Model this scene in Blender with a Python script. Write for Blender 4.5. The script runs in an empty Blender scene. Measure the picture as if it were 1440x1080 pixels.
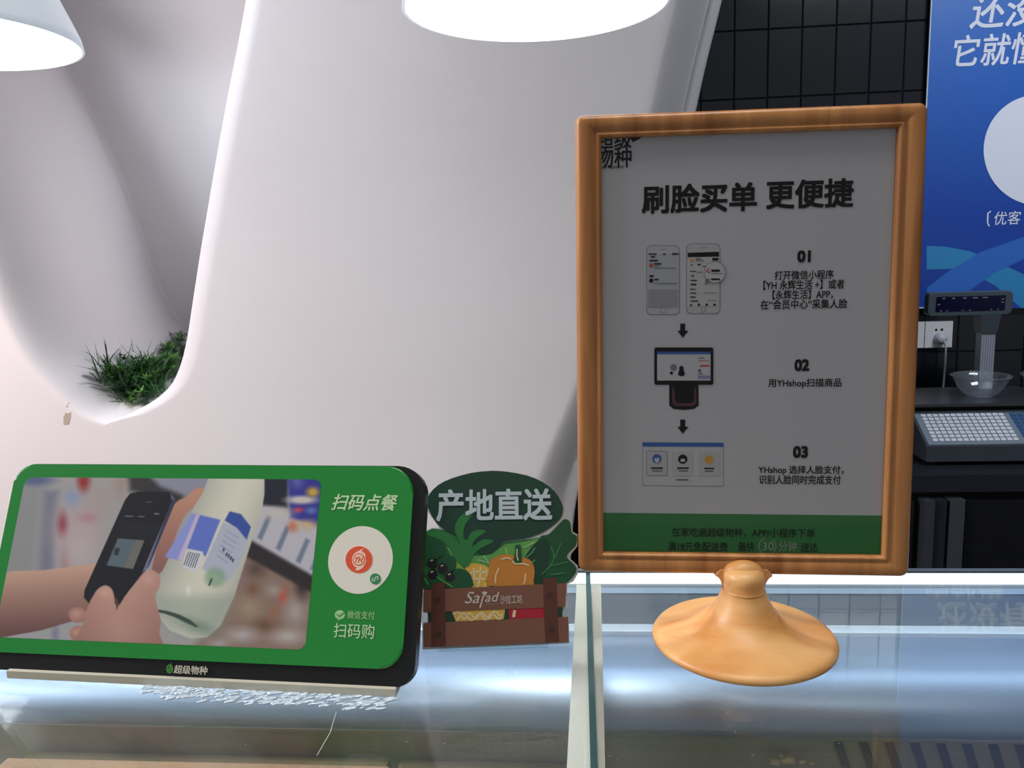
import bpy, bmesh, math, random
import numpy as np
from mathutils import Vector, Matrix
from mathutils.geometry import tessellate_polygon
random.seed(4); np.random.seed(4)
sc = bpy.context.scene
COL = sc.collection
PI = math.pi
G = 1.10                       # height of the glass top of the display case above the floor

# ------------------------------------------------------------------ camera
F = 1120.0                     # focal length in pixels of a 1440 px wide frame
PITCH, ROLL, YAW = 0.16216099, -0.03383694, -0.08692587
fw = Vector((math.sin(YAW)*math.cos(PITCH), math.cos(YAW)*math.cos(PITCH), -math.sin(PITCH)))
rt0 = Vector((math.cos(YAW), -math.sin(YAW), 0)); up0 = rt0.cross(fw)
rt = rt0*math.cos(ROLL) + up0*math.sin(ROLL); up = -rt0*math.sin(ROLL) + up0*math.cos(ROLL)
CAMP = Vector((0, 0, G+0.30))
cd = bpy.data.cameras.new('camera'); cam = bpy.data.objects.new('camera', cd); COL.objects.link(cam)
cd.sensor_width = 36; cd.lens = 36*F/1440; cd.clip_start = 0.02
cam.matrix_world = Matrix(((rt.x, up.x, -fw.x, CAMP.x), (rt.y, up.y, -fw.y, CAMP.y), (rt.z, up.z, -fw.z, CAMP.z), (0, 0, 0, 1)))
sc.camera = cam
def ray(px, py): return fw + rt*((px-720)/F) - up*((py-540)/F)
def at_y(px, py, Y):           # the point at distance Y behind the counter line seen at a pixel
    d = ray(px, py); return CAMP + d*(Y/d.y)
def at_z(px, py, z):
    d = ray(px, py); return CAMP + d*((z+G-CAMP.z)/d.z)

# ------------------------------------------------------------------ world, exposure, large lights
w = bpy.data.worlds.new('world'); sc.world = w; w.use_nodes = True
w.node_tree.nodes['Background'].inputs[0].default_value = (0.93, 0.93, 1.0, 1)
w.node_tree.nodes['Background'].inputs[1].default_value = 0.20
sc.view_settings.view_transform = 'Standard'; sc.view_settings.look = 'None'
sc.view_settings.gamma = 1; sc.view_settings.exposure = 0.07
sc.view_settings.use_curve_mapping = False
def area(name, loc, target, sx, sy, power, color, spread=180):
    l = bpy.data.lights.new(name, 'AREA'); l.shape = 'RECTANGLE'; l.size = sx; l.size_y = sy; l.energy = power; l.color = color; l.spread = math.radians(spread)
    o = bpy.data.objects.new(name, l); COL.objects.link(o); o.location = loc
    o.rotation_euler = (Vector(target)-Vector(loc)).to_track_quat('-Z', 'Y').to_euler(); return o
area('unseen_light', (0.1, 0.30, G+1.95), (0.0, 0.6, G), 1.2, 0.4, 3.2, (1.0, 0.96, 0.90), 75)  # added fill from above, brightens the pedestal and other upward faces
area('unseen_light', (-2.3, 0.8, G+1.92), (-0.3, 1.75, G+0.2), 1.0, 0.4, 46, (0.86, 0.91, 1.0))  # unseen key light, set far left so the hollow stays dim
area('unseen_light', (-2.9, 0.1, G+1.45), (-0.2, 1.8, G+0.15), 0.9, 0.5, 36, (0.95, 0.95, 1.0))  # unseen light below ceiling height, added to light the white shell from the left
area('unseen_light', (-2.1, 0.8, G+0.3), (-1.2, 1.8, G-0.1), 0.4, 0.4, 7, (1.0, 0.62, 0.48))  # low unseen warm light, put in for the pink tone at lower left
area('unseen_light', (1.6, 1.1, G+1.9), (1.4, 2.7, G+0.2), 1.2, 0.4, 10, (0.85, 0.92, 1.0), 90)  # unseen light added to brighten the tiles, poster and scale

# ------------------------------------------------------------------ helpers
def lin(c):
    return tuple(((v/255)/12.92 if v/255 <= .04045 else (((v/255)+.055)/1.055)**2.4) for v in c)
MATS = {}
def mat(name, rgb=(200, 200, 200), rough=.5, metal=0, emit=None, es=0, coat=0, spec=.5, noise=None, bump=None):
    if name in MATS: return MATS[name]
    m = bpy.data.materials.new(name); m.use_nodes = True; nt = m.node_tree; b = nt.nodes['Principled BSDF']
    b.inputs['Base Color'].default_value = (*lin(rgb), 1); b.inputs['Roughness'].default_value = rough
    b.inputs['Metallic'].default_value = metal; b.inputs['Coat Weight'].default_value = coat
    b.inputs['Specular IOR Level'].default_value = spec
    if emit: b.inputs['Emission Color'].default_value = (*emit, 1); b.inputs['Emission Strength'].default_value = es
    if noise:                  # (scale, amount): slow mottling of the colour
        tc = nt.nodes.new('ShaderNodeTexCoord'); n = nt.nodes.new('ShaderNodeTexNoise'); n.inputs['Scale'].default_value = noise[0]; n.inputs['Detail'].default_value = 6
        r = nt.nodes.new('ShaderNodeMapRange'); r.inputs['To Min'].default_value = 1-noise[1]; r.inputs['To Max'].default_value = 1+noise[1]
        mx = nt.nodes.new('ShaderNodeVectorMath'); mx.operation = 'SCALE'; mx.inputs[0].default_value = lin(rgb)
        nt.links.new(tc.outputs['Object'], n.inputs['Vector']); nt.links.new(n.outputs[0], r.inputs[0])
        nt.links.new(r.outputs[0], mx.inputs['Scale']); nt.links.new(mx.outputs[0], b.inputs['Base Color'])
    if bump:                   # (scale, strength, distance)
        tc = nt.nodes.new('ShaderNodeTexCoord'); n = nt.nodes.new('ShaderNodeTexNoise'); n.inputs['Scale'].default_value = bump[0]; n.inputs['Detail'].default_value = 3
        bp = nt.nodes.new('ShaderNodeBump'); bp.inputs['Strength'].default_value = bump[1]; bp.inputs['Distance'].default_value = bump[2]
        nt.links.new(tc.outputs['Object'], n.inputs['Vector']); nt.links.new(n.outputs[0], bp.inputs['Height']); nt.links.new(bp.outputs[0], b.inputs['Normal'])
    MATS[name] = m; return m
def wood(name, c1, c2, scale=(60, 60, 3), rough=.35):
    m = bpy.data.materials.new(name); m.use_nodes = True; nt = m.node_tree; b = nt.nodes['Principled BSDF']
    tc = nt.nodes.new('ShaderNodeTexCoord'); mp = nt.nodes.new('ShaderNodeMapping'); mp.inputs['Scale'].default_value = scale
    n = nt.nodes.new('ShaderNodeTexNoise'); n.inputs['Scale'].default_value = 1; n.inputs['Detail'].default_value = 5; n.inputs['Distortion'].default_value = .6
    cr = nt.nodes.new('ShaderNodeValToRGB'); cr.color_ramp.elements[0].position = .32; cr.color_ramp.elements[1].position = .68
    cr.color_ramp.elements[0].color = (*lin(c1), 1); cr.color_ramp.elements[1].color = (*lin(c2), 1)
    nt.links.new(tc.outputs['Object'], mp.inputs[0]); nt.links.new(mp.outputs[0], n.inputs['Vector']); nt.links.new(n.outputs[0], cr.inputs[0])
    nt.links.new(cr.outputs[0], b.inputs['Base Color']); b.inputs['Roughness'].default_value = rough; b.inputs['Coat Weight'].default_value = .15; b.inputs['Coat Roughness'].default_value = .35
    return m
def thin_glass(name, tint=(.96, .975, .975), rough=.0, ior=1.45, haze=0.0, haze_col=(.8, .85, .9)):
    m = bpy.data.materials.new(name); m.use_nodes = True; nt = m.node_tree; nt.nodes.clear()
    o = nt.nodes.new('ShaderNodeOutputMaterial'); tr = nt.nodes.new('ShaderNodeBsdfTransparent'); gl = nt.nodes.new('ShaderNodeBsdfGlossy')
    tr.inputs[0].default_value = (*tint, 1); gl.inputs['Roughness'].default_value = rough
    fr = nt.nodes.new('ShaderNodeFresnel'); fr.inputs[0].default_value = ior; mx = nt.nodes.new('ShaderNodeMixShader')
    ge = nt.nodes.new('ShaderNodeNewGeometry'); io = nt.nodes.new('ShaderNodeMapRange'); io.inputs['To Min'].default_value = ior; io.inputs['To Max'].default_value = 1/ior
    nt.links.new(ge.outputs['Backfacing'], io.inputs[0]); nt.links.new(io.outputs[0], fr.inputs[0])   # leaving the pane: same reflectance as entering
    nt.links.new(fr.outputs[0], mx.inputs[0]); nt.links.new(tr.outputs[0], mx.inputs[1]); nt.links.new(gl.outputs[0], mx.inputs[2])
    last = mx
    if haze:
        df = nt.nodes.new('ShaderNodeBsdfDiffuse'); df.inputs[0].default_value = (*haze_col, 1); m2 = nt.nodes.new('ShaderNodeMixShader')
        tc = nt.nodes.new('ShaderNodeTexCoord'); n = nt.nodes.new('ShaderNodeTexNoise'); n.inputs['Scale'].default_value = 9; n.inputs['Detail'].default_value = 8
        n2 = nt.nodes.new('ShaderNodeTexNoise'); n2.inputs['Scale'].default_value = 420; n2.inputs['Detail'].default_value = 2
        r = nt.nodes.new('ShaderNodeMapRange'); r.inputs['From Min'].default_value = .3; r.inputs['From Max'].default_value = .7; r.inputs['To Min'].default_value = haze*.4; r.inputs['To Max'].default_value = haze*1.6
        r2 = nt.nodes.new('ShaderNodeMapRange'); r2.inputs['From Min'].default_value = .74; r2.inputs['From Max'].default_value = .80; r2.inputs['To Max'].default_value = .35
        ad = nt.nodes.new('ShaderNodeMath'); ad.operation = 'ADD'
        for q in (n, n2): nt.links.new(tc.outputs['Object'], q.inputs['Vector'])
        nt.links.new(n.outputs[0], r.inputs[0]); nt.links.new(n2.outputs[0], r2.inputs[0]); nt.links.new(r.outputs[0], ad.inputs[0]); nt.links.new(r2.outputs[0], ad.inputs[1])
        nt.links.new(ad.outputs[0], m2.inputs[0]); nt.links.new(mx.outputs[0], m2.inputs[1]); nt.links.new(df.outputs[0], m2.inputs[2]); last = m2
    nt.links.new(last.outputs[0], o.inputs[0]); return m

def mesh(name, verts, faces, m, parent=None, smooth=False):
    me = bpy.data.meshes.new(name); me.from_pydata([tuple(v) for v in verts], [], faces); me.update()
    return link(name, me, m, parent, smooth)
def link(name, me, m, parent=None, smooth=False):
    if m: me.materials.append(m)
    if smooth: me.polygons.foreach_set('use_smooth', [True]*len(me.polygons))
    o = bpy.data.objects.new(name, me); COL.objects.link(o)
    if parent: o.parent = parent
    return o
def fin(name, bm, m, parent=None, smooth=False, bevel=0, seg=2):
    if bevel: bmesh.ops.bevel(bm, geom=[e for e in bm.edges if e.calc_face_angle(0) > .5], offset=bevel, segments=seg, affect='EDGES', profile=.5)
    bmesh.ops.recalc_face_normals(bm, faces=bm.faces)
    me = bpy.data.meshes.new(name); bm.to_mesh(me); bm.free()
    o = link(name, me, m, parent, smooth); return o
def bx(bm, x0, x1, y0, y1, z0, z1):
    v = [bm.verts.new(p) for p in [(x0, y0, z0), (x1, y0, z0), (x1, y1, z0), (x0, y1, z0), (x0, y0, z1), (x1, y0, z1), (x1, y1, z1), (x0, y1, z1)]]
    for f in [(0, 3, 2, 1), (4, 5, 6, 7), (0, 1, 5, 4), (1, 2, 6, 5), (2, 3, 7, 6), (3, 0, 4, 7)]: bm.faces.new([v[i] for i in f])
def box(name, x0, x1, y0, y1, z0, z1, m, parent=None, bevel=0, smooth=False):
    bm = bmesh.new(); bx(bm, x0, x1, y0, y1, z0, z1); return fin(name, bm, m, parent, smooth, bevel)
def lathe(name, prof, m, parent=None, n=64, loc=(0, 0, 0), smooth=True, a0=0, a1=2*PI):
    full = abs(a1-a0-2*PI) < 1e-6; k = n if full else n+1
    vs = [(loc[0]+r*math.cos(a0+(a1-a0)*i/n), loc[1]+r*math.sin(a0+(a1-a0)*i/n), loc[2]+z) for r, z in prof for i in range(k)]
    fs = []
    for j in range(len(prof)-1):
        for i in range(n if full else n):
            i2 = (i+1) % k if full else i+1
            fs.append((j*k+i, j*k+i2, (j+1)*k+i2, (j+1)*k+i))
    o = mesh(name, vs, fs, m, parent, smooth); return o
def tube(name, pts, r, m, parent=None, n=10):
    vs = []; fs = []; pts = [Vector(p) for p in pts]; prev = None
    for i, p in enumerate(pts):
        t = (pts[min(i+1, len(pts)-1)]-pts[max(i-1, 0)]).normalized()
        a = t.orthogonal().normalized() if prev is None else (prev - t*prev.dot(t)).normalized(); prev = a; b = t.cross(a)
        vs += [p + a*r*math.cos(2*PI*k/n) + b*r*math.sin(2*PI*k/n) for k in range(n)]
    for i in range(len(pts)-1):
        for k in range(n): fs.append((i*n+k, i*n+(k+1) % n, (i+1)*n+(k+1) % n, (i+1)*n+k))
    fs.append(tuple(range(n))[::-1]); fs.append(tuple((len(pts)-1)*n+k for k in range(n)))
    return mesh(name, vs, fs, m, parent, True)
def tag(o, label=None, cat=None, group=None, kind=None):
    if label: o['label'] = label
    if cat: o['category'] = cat
    if group: o['group'] = group
    if kind: o['kind'] = kind
    return o
def struct(o): o['kind'] = 'structure'; return o
def empty(name, label, cat, loc=(0, 0, 0), group=None, mw=None):
    o = bpy.data.objects.new(name, None); COL.objects.link(o); o.empty_display_size = .05
    if mw is not None: o.matrix_world = mw
    else: o.location = loc
    return tag(o, label, cat, group)
def catmull(pts, n=6, closed=True):
    P = [Vector((p[0], p[1])) for p in pts]; out = []; N = len(P)
    for i in range(N if closed else N-1):
        g = (lambda k: P[k % N]) if closed else (lambda k: P[max(0, min(N-1, k))])
        p0, p1, p2, p3 = g(i-1), g(i), g(i+1), g(i+2)
        for k in range(n):
            t = k/n
            out.append(.5*((2*p1)+(p2-p0)*t+(2*p0-5*p1+4*p2-p3)*t*t+(3*p1-p0-3*p2+p3)*t**3))
    if not closed: out.append(P[-1])
    return [(v.x, v.y) for v in out]
def rrect(x0, y0, x1, y1, r, n=8):
    """rounded rectangle, r = one radius or (bl, br, tr, tl)"""
    if not isinstance(r, (tuple, list)): r = (r,)*4
    out = []
    for (cx, cy, a, rr) in ((x0+r[0], y0+r[0], PI, r[0]), (x1-r[1], y0+r[1], 1.5*PI, r[1]), (x1-r[2], y1-r[2], 0, r[2]), (x0+r[3], y1-r[3], .5*PI, r[3])):
        for k in range(n+1): out.append((cx+rr*math.cos(a+.5*PI*k/n), cy+rr*math.sin(a+.5*PI*k/n)))
    return out
def ring_pts(cx, cy, rx, ry, n=40, a0=0, a1=2*PI):
    return [(cx+rx*math.cos(a0+(a1-a0)*k/n), cy+ry*math.sin(a0+(a1-a0)*k/n)) for k in range(n)]
def prism(name, pts, w0, w1, m, parent=None, bevel=0):
    """flat outline in the local xy plane, solid from w0 to w1"""
    N = len(pts); tris = tessellate_polygon([[Vector((p[0], p[1], 0)) for p in pts]])
    area2 = sum(pts[i][0]*pts[(i+1) % N][1]-pts[(i+1) % N][0]*pts[i][1] for i in range(N))
    if not bevel:
        vs = [(p[0], p[1], w0) for p in pts]+[(p[0], p[1], w1) for p in pts]
        fs = [tuple(t) for t in tris]+[tuple(i+N for i in t) for t in tris]+[(i, (i+1) % N, N+(i+1) % N, N+i) for i in range(N)]
        bm = bmesh.new(); V_ = [bm.verts.new(v) for v in vs]
        for f in fs:
            try: bm.faces.new([V_[i] for i in f])
            except ValueError: pass
        return fin(name, bm, m, parent)
    bm = bmesh.new()
    b = [bm.verts.new((p[0], p[1], w0)) for p in pts]; t = [bm.verts.new((p[0], p[1], w1)) for p in pts]
    bm.faces.new(b); tf = bm.faces.new(t)
    for i in range(N): bm.faces.new((b[i], b[(i+1) % N], t[(i+1) % N], t[i]))
    bmesh.ops.bevel(bm, geom=list(tf.edges), offset=bevel, segments=3, affect='EDGES', profile=.6)
    bmesh.ops.recalc_face_normals(bm, faces=bm.faces)
    me = bpy.data.meshes.new(name); bm.to_mesh(me); bm.free(); return link(name, me, m, parent)
def stroke_mesh(lines, wd):
    """flat ribbons: list of polylines -> verts, faces"""
    vs = []; fs = []
    for L in lines:
        L = [Vector((p[0], p[1])) for p in L]; b = len(vs)
        for i, p in enumerate(L):
            t = (L[min(i+1, len(L)-1)]-L[max(0, i-1)]); t = t.normalized() if t.length > 0 else Vector((1, 0)); nrm = Vector((-t.y, t.x))*wd/2
            vs += [(p+nrm), (p-nrm)]
        for i in range(len(L)-1): fs.append((b+2*i, b+2*i+1, b+2*i+3, b+2*i+2))
    return vs, fs

def text_me(s, bold=0.0, shear=0.0):
    c = bpy.data.curves.new('t', 'FONT'); c.body = s; c.size = 1; c.shear = shear; c.resolution_u = 3
    o = bpy.data.objects.new('t', c); COL.objects.link(o); dg = bpy.context.evaluated_depsgraph_get(); dg.update()
    me = bpy.data.meshes.new_from_object(o.evaluated_get(dg)); bpy.data.objects.remove(o); bpy.data.curves.remove(c)
    me.materials.clear()
    if bold > 0:               # heavier weight: the same outline laid down several times, slightly shifted
        bm = bmesh.new(); bm.from_mesh(me); base = list(bm.verts)+list(bm.edges)+list(bm.faces)
        for k in range(8):
            g = bmesh.ops.duplicate(bm, geom=base)['geom']; f = 1.0*bold
            bmesh.ops.translate(bm, verts=[v for v in g if isinstance(v, bmesh.types.BMVert)], vec=(f*max(-1, min(1, 1.42*math.cos(k*PI/4))), f*max(-1, min(1, 1.42*math.sin(k*PI/4))), k+1))
        bm.to_mesh(me); bm.free()
    return me

class Sheet:
    """a flat sign plane in the world: local x along its bottom, y up the face, z towards the customer"""
    def __init__(s, o, ex, ey):
        s.o = Vector(o); s.ex = Vector(ex).normalized(); ey = Vector(ey); s.ey = (ey-s.ex*ey.dot(s.ex)).normalized(); s.n = s.ex.cross(s.ey)
        s.mw = Matrix(((s.ex.x, s.ey.x, s.n.x, s.o.x), (s.ex.y, s.ey.y, s.n.y, s.o.y), (s.ex.z, s.ey.z, s.n.z, s.o.z), (0, 0, 0, 1)))
    def uv(s, px, py, w=0.0):
        d = ray(px, py); o = s.o+s.n*w; t = (o-CAMP).dot(s.n)/d.dot(s.n); p = CAMP+d*t-o; return (p.dot(s.ex), p.dot(s.ey))
    def poly(s, pts, m, parent, layer=1, smooth=0, name='printed_shape', th=.00012):
        q = [s.uv(*p) for p in (catmull(pts, smooth) if smooth else pts)]
        return prism(name, q, th*(layer-1), th*layer, m, parent)
    def strokes(s, lines, wd, m, parent, layer=2, smooth=0, name='printed_line', th=.00012):
        L = [[s.uv(*p) for p in (catmull(l, smooth, False) if smooth else l)] for l in lines]
        vs, fs = stroke_mesh(L, wd); return mesh(name, [(v[0], v[1], th*layer) for v in vs], fs, m, parent)
    def text(s, t, xl, xr, yt, yb, m, parent, bold=0.0, shear=0.0, layer=3, name='lettering', th=.00012, rot=0):
        me = text_me(t, bold, shear); n = len(me.vertices); co = np.empty(n*3); me.vertices.foreach_get('co', co); co = co.reshape(-1, 3)
        mn, mxx = co.min(0), co.max(0); cx, cy = (xl+xr)/2, (yt+yb)/2; c = s.uv(cx, cy)
        W = s.uv(xr, cy)[0]-s.uv(xl, cy)[0]; H = s.uv(cx, yt)[1]-s.uv(cx, yb)[1]
        x = ((co[:, 0]-(mn[0]+mxx[0])/2)/(mxx[0]-mn[0]))*W; y = ((co[:, 1]-(mn[1]+mxx[1])/2)/(mxx[1]-mn[1]))*H
        co[:, 0] = c[0]+x*math.cos(rot)-y*math.sin(rot); co[:, 1] = c[1]+x*math.sin(rot)+y*math.cos(rot); co[:, 2] = th*layer-co[:, 2]*5e-6
        me.vertices.foreach_set('co', co.ravel()); me.update(); return link(name, me, m, parent)
def circ(cx, cy, r, n=32, ry=None): return [(cx+r*math.cos(2*PI*k/n), cy-(ry or r)*math.sin(2*PI*k/n)) for k in range(n)]

# ------------------------------------------------------------------ materials
M_white = mat('white_moulded_shell', (226, 224, 226), .55, noise=(2.2, .03), bump=(3, .25, .01))
M_tile = mat('black_glazed_tile', (24, 27, 33), .16, noise=(4, .15), bump=(9, .15, .004))
M_grout = mat('grout', (74, 80, 84), .9)
M_steel = mat('brushed_steel', (196, 203, 210), .34, .75, noise=(6, .05))
M_alu = mat('white_powder_coated', (222, 226, 226), .4)
M_dark = mat('dark_plastic', (30, 33, 38), .45)
M_black = mat('gloss_black', (16, 16, 18), .22)
M_paper = mat('white_paper', (206, 206, 208), .6)
M_glass = thin_glass('case_glass', ior=1.40, haze=.02)
M_cover = thin_glass('acrylic_cover', (.97, .97, .97), .10, 1.3)
M_edge = mat('green_glass_edge', (44, 84, 84), .12, coat=.5)

# ------------------------------------------------------------------ the room
struct(box('floor', -4, 4, -3, 4, -.05, 0, mat('dark_floor', (84, 82, 80), .4, noise=(5, .1))))
struct(box('ceiling', -4, 4, -.6, 3.0, 3.15, 3.25, mat('dark_ceiling', (48, 50, 54), .8)))
struct(box('wall_left', -4.0, -3.9, -.6, 3.0, 0, 3.15, mat('side_wall', (196, 176, 166), .7)))
struct(box('wall_right', 3.4, 3.5, -.6, 3.0, 0, 3.15, mat('side_wall_dark', (60, 62, 68), .7)))
YW = 2.72
wall = struct(box('wall_back', -3.9, 3.4, YW+.008, YW+.12, 0, 3.15, M_grout))
# glazed tiles, each a piece of the wall
a = at_y(1128.5, 38, YW); tw, th_ = .1045, .208
tm = None; x0, z0 = a.x, a.z
tri_bm = bmesh.new(); bx(tri_bm, .0012, tw-.0012, 0, .008, .0012, th_-.0012)
bmesh.ops.bevel(tri_bm, geom=[e for e in tri_bm.edges if all(abs(v.co.y) < 1e-6 for v in e.verts)], offset=.0022, segments=1, affect='EDGES')
bmesh.ops.recalc_face_normals(tri_bm, faces=tri_bm.faces)
tm = bpy.data.meshes.new('tile'); tri_bm.to_mesh(tm); tri_bm.free(); tm.materials.append(M_tile)
for i in range(-6, 11):
    for j in range(-8, 3):
        X = x0+i*tw; Z = z0+j*th_
        if Z < G-.9: continue
        if i > 5 and j > -3: continue
        t = bpy.data.objects.new('tile', tm); COL.objects.link(t); t.parent = wall; t.location = (X, YW+random.uniform(-.0004, .0006), Z)
        t.rotation_euler = (random.uniform(-.004, .004), 0, random.uniform(-.005, .005))

# ------------------------------------------------------------------ the white moulded structure with its hollow
Y0 = 1.75
def pl(pts, Y=Y0): return np.array([[at_y(*p, Y).x, at_y(*p, Y).z-G] for p in pts])
Lp = pl(catmull([(366, -130), (352, -60), (341, 0), (330, 60), (316, 130), (301, 210), (287, 290), (275, 360), (264, 430), (256, 480), (247, 515), (235, 541), (219, 558), (202, 570), (182, 581), (162, 591), (144, 598), (128, 604)], 5, False))
Rp = pl(catmull([(1055, -130), (1037, -60), (1022, 0), (1003, 75), (986, 150), (957, 270), (922, 400), (876, 540), (826, 660), (808, 720), (800, 800), (798, 900), (798, 1000)], 5, False))
Sp = pl(catmull([(-300, -130), (-190, 60), (-110, 210), (-60, 335), (-25, 430), (18, 508), (68, 562), (112, 594), (158, 604), (205, 605), (262, 600)], 5, False))
def interp_x(P, z): o = np.argsort(P[:, 1]); return np.interp(z, P[o, 1], P[o, 0])
def seg_dist(P, x, z):
    return seg_dist_(P*[1, 1.7], x, z*1.7)
def seg_dist_(P, x, z):        # signed: positive inside the hollow (above and right of the soft rim)
    best = np.full(x.shape, 9.); sg = np.zeros(x.shape)
    for (ax, az), (bx_, bz) in zip(P[:-1], P[1:]):
        dx, dz = bx_-ax, bz-az; L2 = dx*dx+dz*dz; t = np.clip(((x-ax)*dx+(z-az)*dz)/L2, 0, 1)
        d = np.hypot(x-ax-t*dx, z-az-t*dz); cr = dx*(z-az)-dz*(x-ax); u = d < best; best = np.where(u, d, best); sg = np.where(u, np.sign(cr), sg)
    return best*sg
zt, zb = 1.30, -1.08
zs = np.concatenate([np.linspace(zt, .12, 150), np.linspace(.12, -.10, 90)[1:], np.linspace(-.10, -.45, 40)[1:], np.linspace(-.45, zb, 14)[1:]])
Lmin = Lp[:, 1].min(); Lx = interp_x(Lp, np.maximum(zs, Lmin)); Rx = interp_x(Rp, zs)
NL, NR = 190, 120
tl = 1-(1-np.linspace(0, 1, NL))**1.6; tr_ = np.linspace(0, 1, NR)**1.0
tr_ = .5*(tr_+tr_**.5) ; tr_[0] = 0
tr_ = np.concatenate([np.linspace(0, .06, 16), np.linspace(.06, .9, 60)[1:], np.linspace(.9, 1, 36)[1:]]); NR = len(tr_)
XL = -2.6
def g_in(d):                   # how deep the left and lower wall of the hollow runs with distance from its rim
    d = np.maximum(d, 0); k = .14; return np.where(d < k, d*d*14, k*k*14+(d-k)*3.1)
DM = .74
def lean_(dep): return .37*dep*dep/DM   # the hollow runs back towards the left
V = []; cols = NL+NR-1+3
for r, z in enumerate(zs):
    xl = XL+(Lx[r]-XL)*tl; xr = Lx[r]+(Rx[r]-Lx[r])*tr_[1:]
    x = np.concatenate([xl, xr]); zz = np.full(x.shape, z)
    d = seg_dist(Sp, x, zz); dep = np.minimum(g_in(d), DM)*np.clip((1.27-zz)/.14, 0, 1)**.5  # hollow closes above the view, shaped so to keep overhead light out
    inside = (np.arange(len(x)) < NL-1)
    depL = dep[NL-2]
    rr = min(.045, depL*.8)    # rounding of the hard right-hand rim
    q = np.clip(x-Lx[r], 0, None); rim = np.where(q < rr, 0.26*rr*np.clip((z-Lmin)/.06, 0, 1)*(1-q/max(rr, 1e-6))**2, 0) if rr > 1e-4 else np.zeros(x.shape)
    dep = np.where(inside, dep, rim)
    # front bows gently; its right side rolls back to a flat narrow flange
    bow = .10*((x-(-.35))/.8)**2*(x > -.35) + .035*((x+.35)/1.0)**2*(x <= -.35)
    e = Rx[r]-x; roll = np.where((e < .11) & (~inside), .075*(1-np.clip((e-.02)/.09, 0, 1))**2, 0); roll = np.where((e < .020) & (~inside), .060, roll)
    Y = Y0+dep+bow*np.where(inside, 1, 1)+roll
    x = x-np.where(inside, lean_(dep), 0)
    for k in range(len(x)): V.append((x[k], Y[k], z+G))
    V += [(Rx[r]+.004, Y[-1]+.006, z+G), (Rx[r]+.004, Y[-1]+.03, z+G), (Rx[r]-.01, YW, z+G)]
nc = len(V)//len(zs); F_ = [(r*nc+c, (r+1)*nc+c, (r+1)*nc+c+1, r*nc+c+1) for r in range(len(zs)-1) for c in range(nc-1)]
F_ = [f[::-1] for f in F_]
shell = mesh('wall_feature', V, F_, M_white, None, True); shell.name = 'wall_inner'; struct(shell)

# chipped spots on the shell
# ------------------------------------------------------------------ grassy plant in the hollow
Mg = [mat('leaf_dark', (34, 78, 38), .6), mat('leaf_mid', (56, 116, 48), .55), mat('leaf_light', (100, 152, 66), .55)]
def blade(vs, fs, base, dirv, ln, wd, droop):
    side = dirv.cross(Vector((0, 0, 1))); side = side.normalized() if side.length > .01 else Vector((1, 0, 0)); b = len(vs); n = 4
    for i in range(n+1):
        t = i/n; p = base+dirv*ln*t+Vector((0, 0, -droop*ln*t*t)); ww = wd*(1-t)**.7*(.6+.8*min(t*3, 1))/1.4
        vs += [p-side*ww/2, p+side*ww/2]
    for i in range(n): fs.append((b+2*i, b+2*i+1, b+2*i+3, b+2*i+2))
def tuft(kind):
    vs, fs = [], []
    if kind == 'grass':
        for k in range(26):
            a = random.uniform(0, 2*PI); e = random.uniform(.35, 1.35); d = Vector((math.cos(a)*math.cos(e), math.sin(a)*math.cos(e), math.sin(e)))
            blade(vs, fs, Vector((random.gauss(0, .008), random.gauss(0, .008), 0)), d, random.uniform(.05, .12), .0045, random.uniform(.1, .6))
    elif kind == 'fern':
        for k in range(9):
            a = random.uniform(0, 2*PI); e = random.uniform(.3, 1.2); d = Vector((math.cos(a)*math.cos(e), math.sin(a)*math.cos(e), math.sin(e))); L = random.uniform(.05, .085)
            s = d.cross(Vector((0, 0, 1))).normalized()
            blade(vs, fs, Vector((0, 0, 0)), d, L, .002, .3)
            for j in range(2, 11):
                t = j/11; p = d*L*t+Vector((0, 0, -.3*L*t*t))
                for sg in (-1, 1): blade(vs, fs, p, (s*sg+d*.6).normalized(), .019*(1-t*.6), .0032, .2)
    else:
        for c in range(4):
            o = Vector((random.gauss(0, .014), random.gauss(0, .014), random.uniform(.012, .04)))
            for k in range(14):
                a = 2*PI*k/14; e = random.uniform(.05, .9); d = Vector((math.cos(a)*math.cos(e), math.sin(a)*math.cos(e), math.sin(e)))
                blade(vs, fs, o, d, random.uniform(.016, .026), .005, .2)
    return vs, fs
def on_shell(px, py):          # where a sight line meets the wall of the hollow
    for Yq in np.arange(1.7, 2.6, .002):
        p = at_y(px, py, Yq); zq = p.z-G; xq = np.array([p.x+lean_(max(0, Yq-Y0))]); dq = min(float(g_in(seg_dist(Sp, xq, np.array([zq])))[0]), DM)
        bw = .10*((p.x+.35)/.8)**2 if p.x > -.35 else .035*(p.x+.35)**2
        if Yq > Y0+dq+bw: return p
    return at_y(px, py, 2.2)
plant = empty('artificial_grass', 'dark green grassy planting with fern sprigs growing in the white wall hollow', 'plant', on_shell(200, 556))
bl = plant.location.copy()
tm_ = {}
for kd in ('grass', 'fern', 'rosette'):
    for v in range(3):
        vs, fs = tuft(kd); me = bpy.data.meshes.new(kd); me.from_pydata([tuple(p) for p in vs], [], fs); me.materials.append(Mg[{'grass': 1, 'fern': 0, 'rosette': 2}[kd] if v else 0]); tm_[(kd, v)] = me
pspots = []
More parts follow.
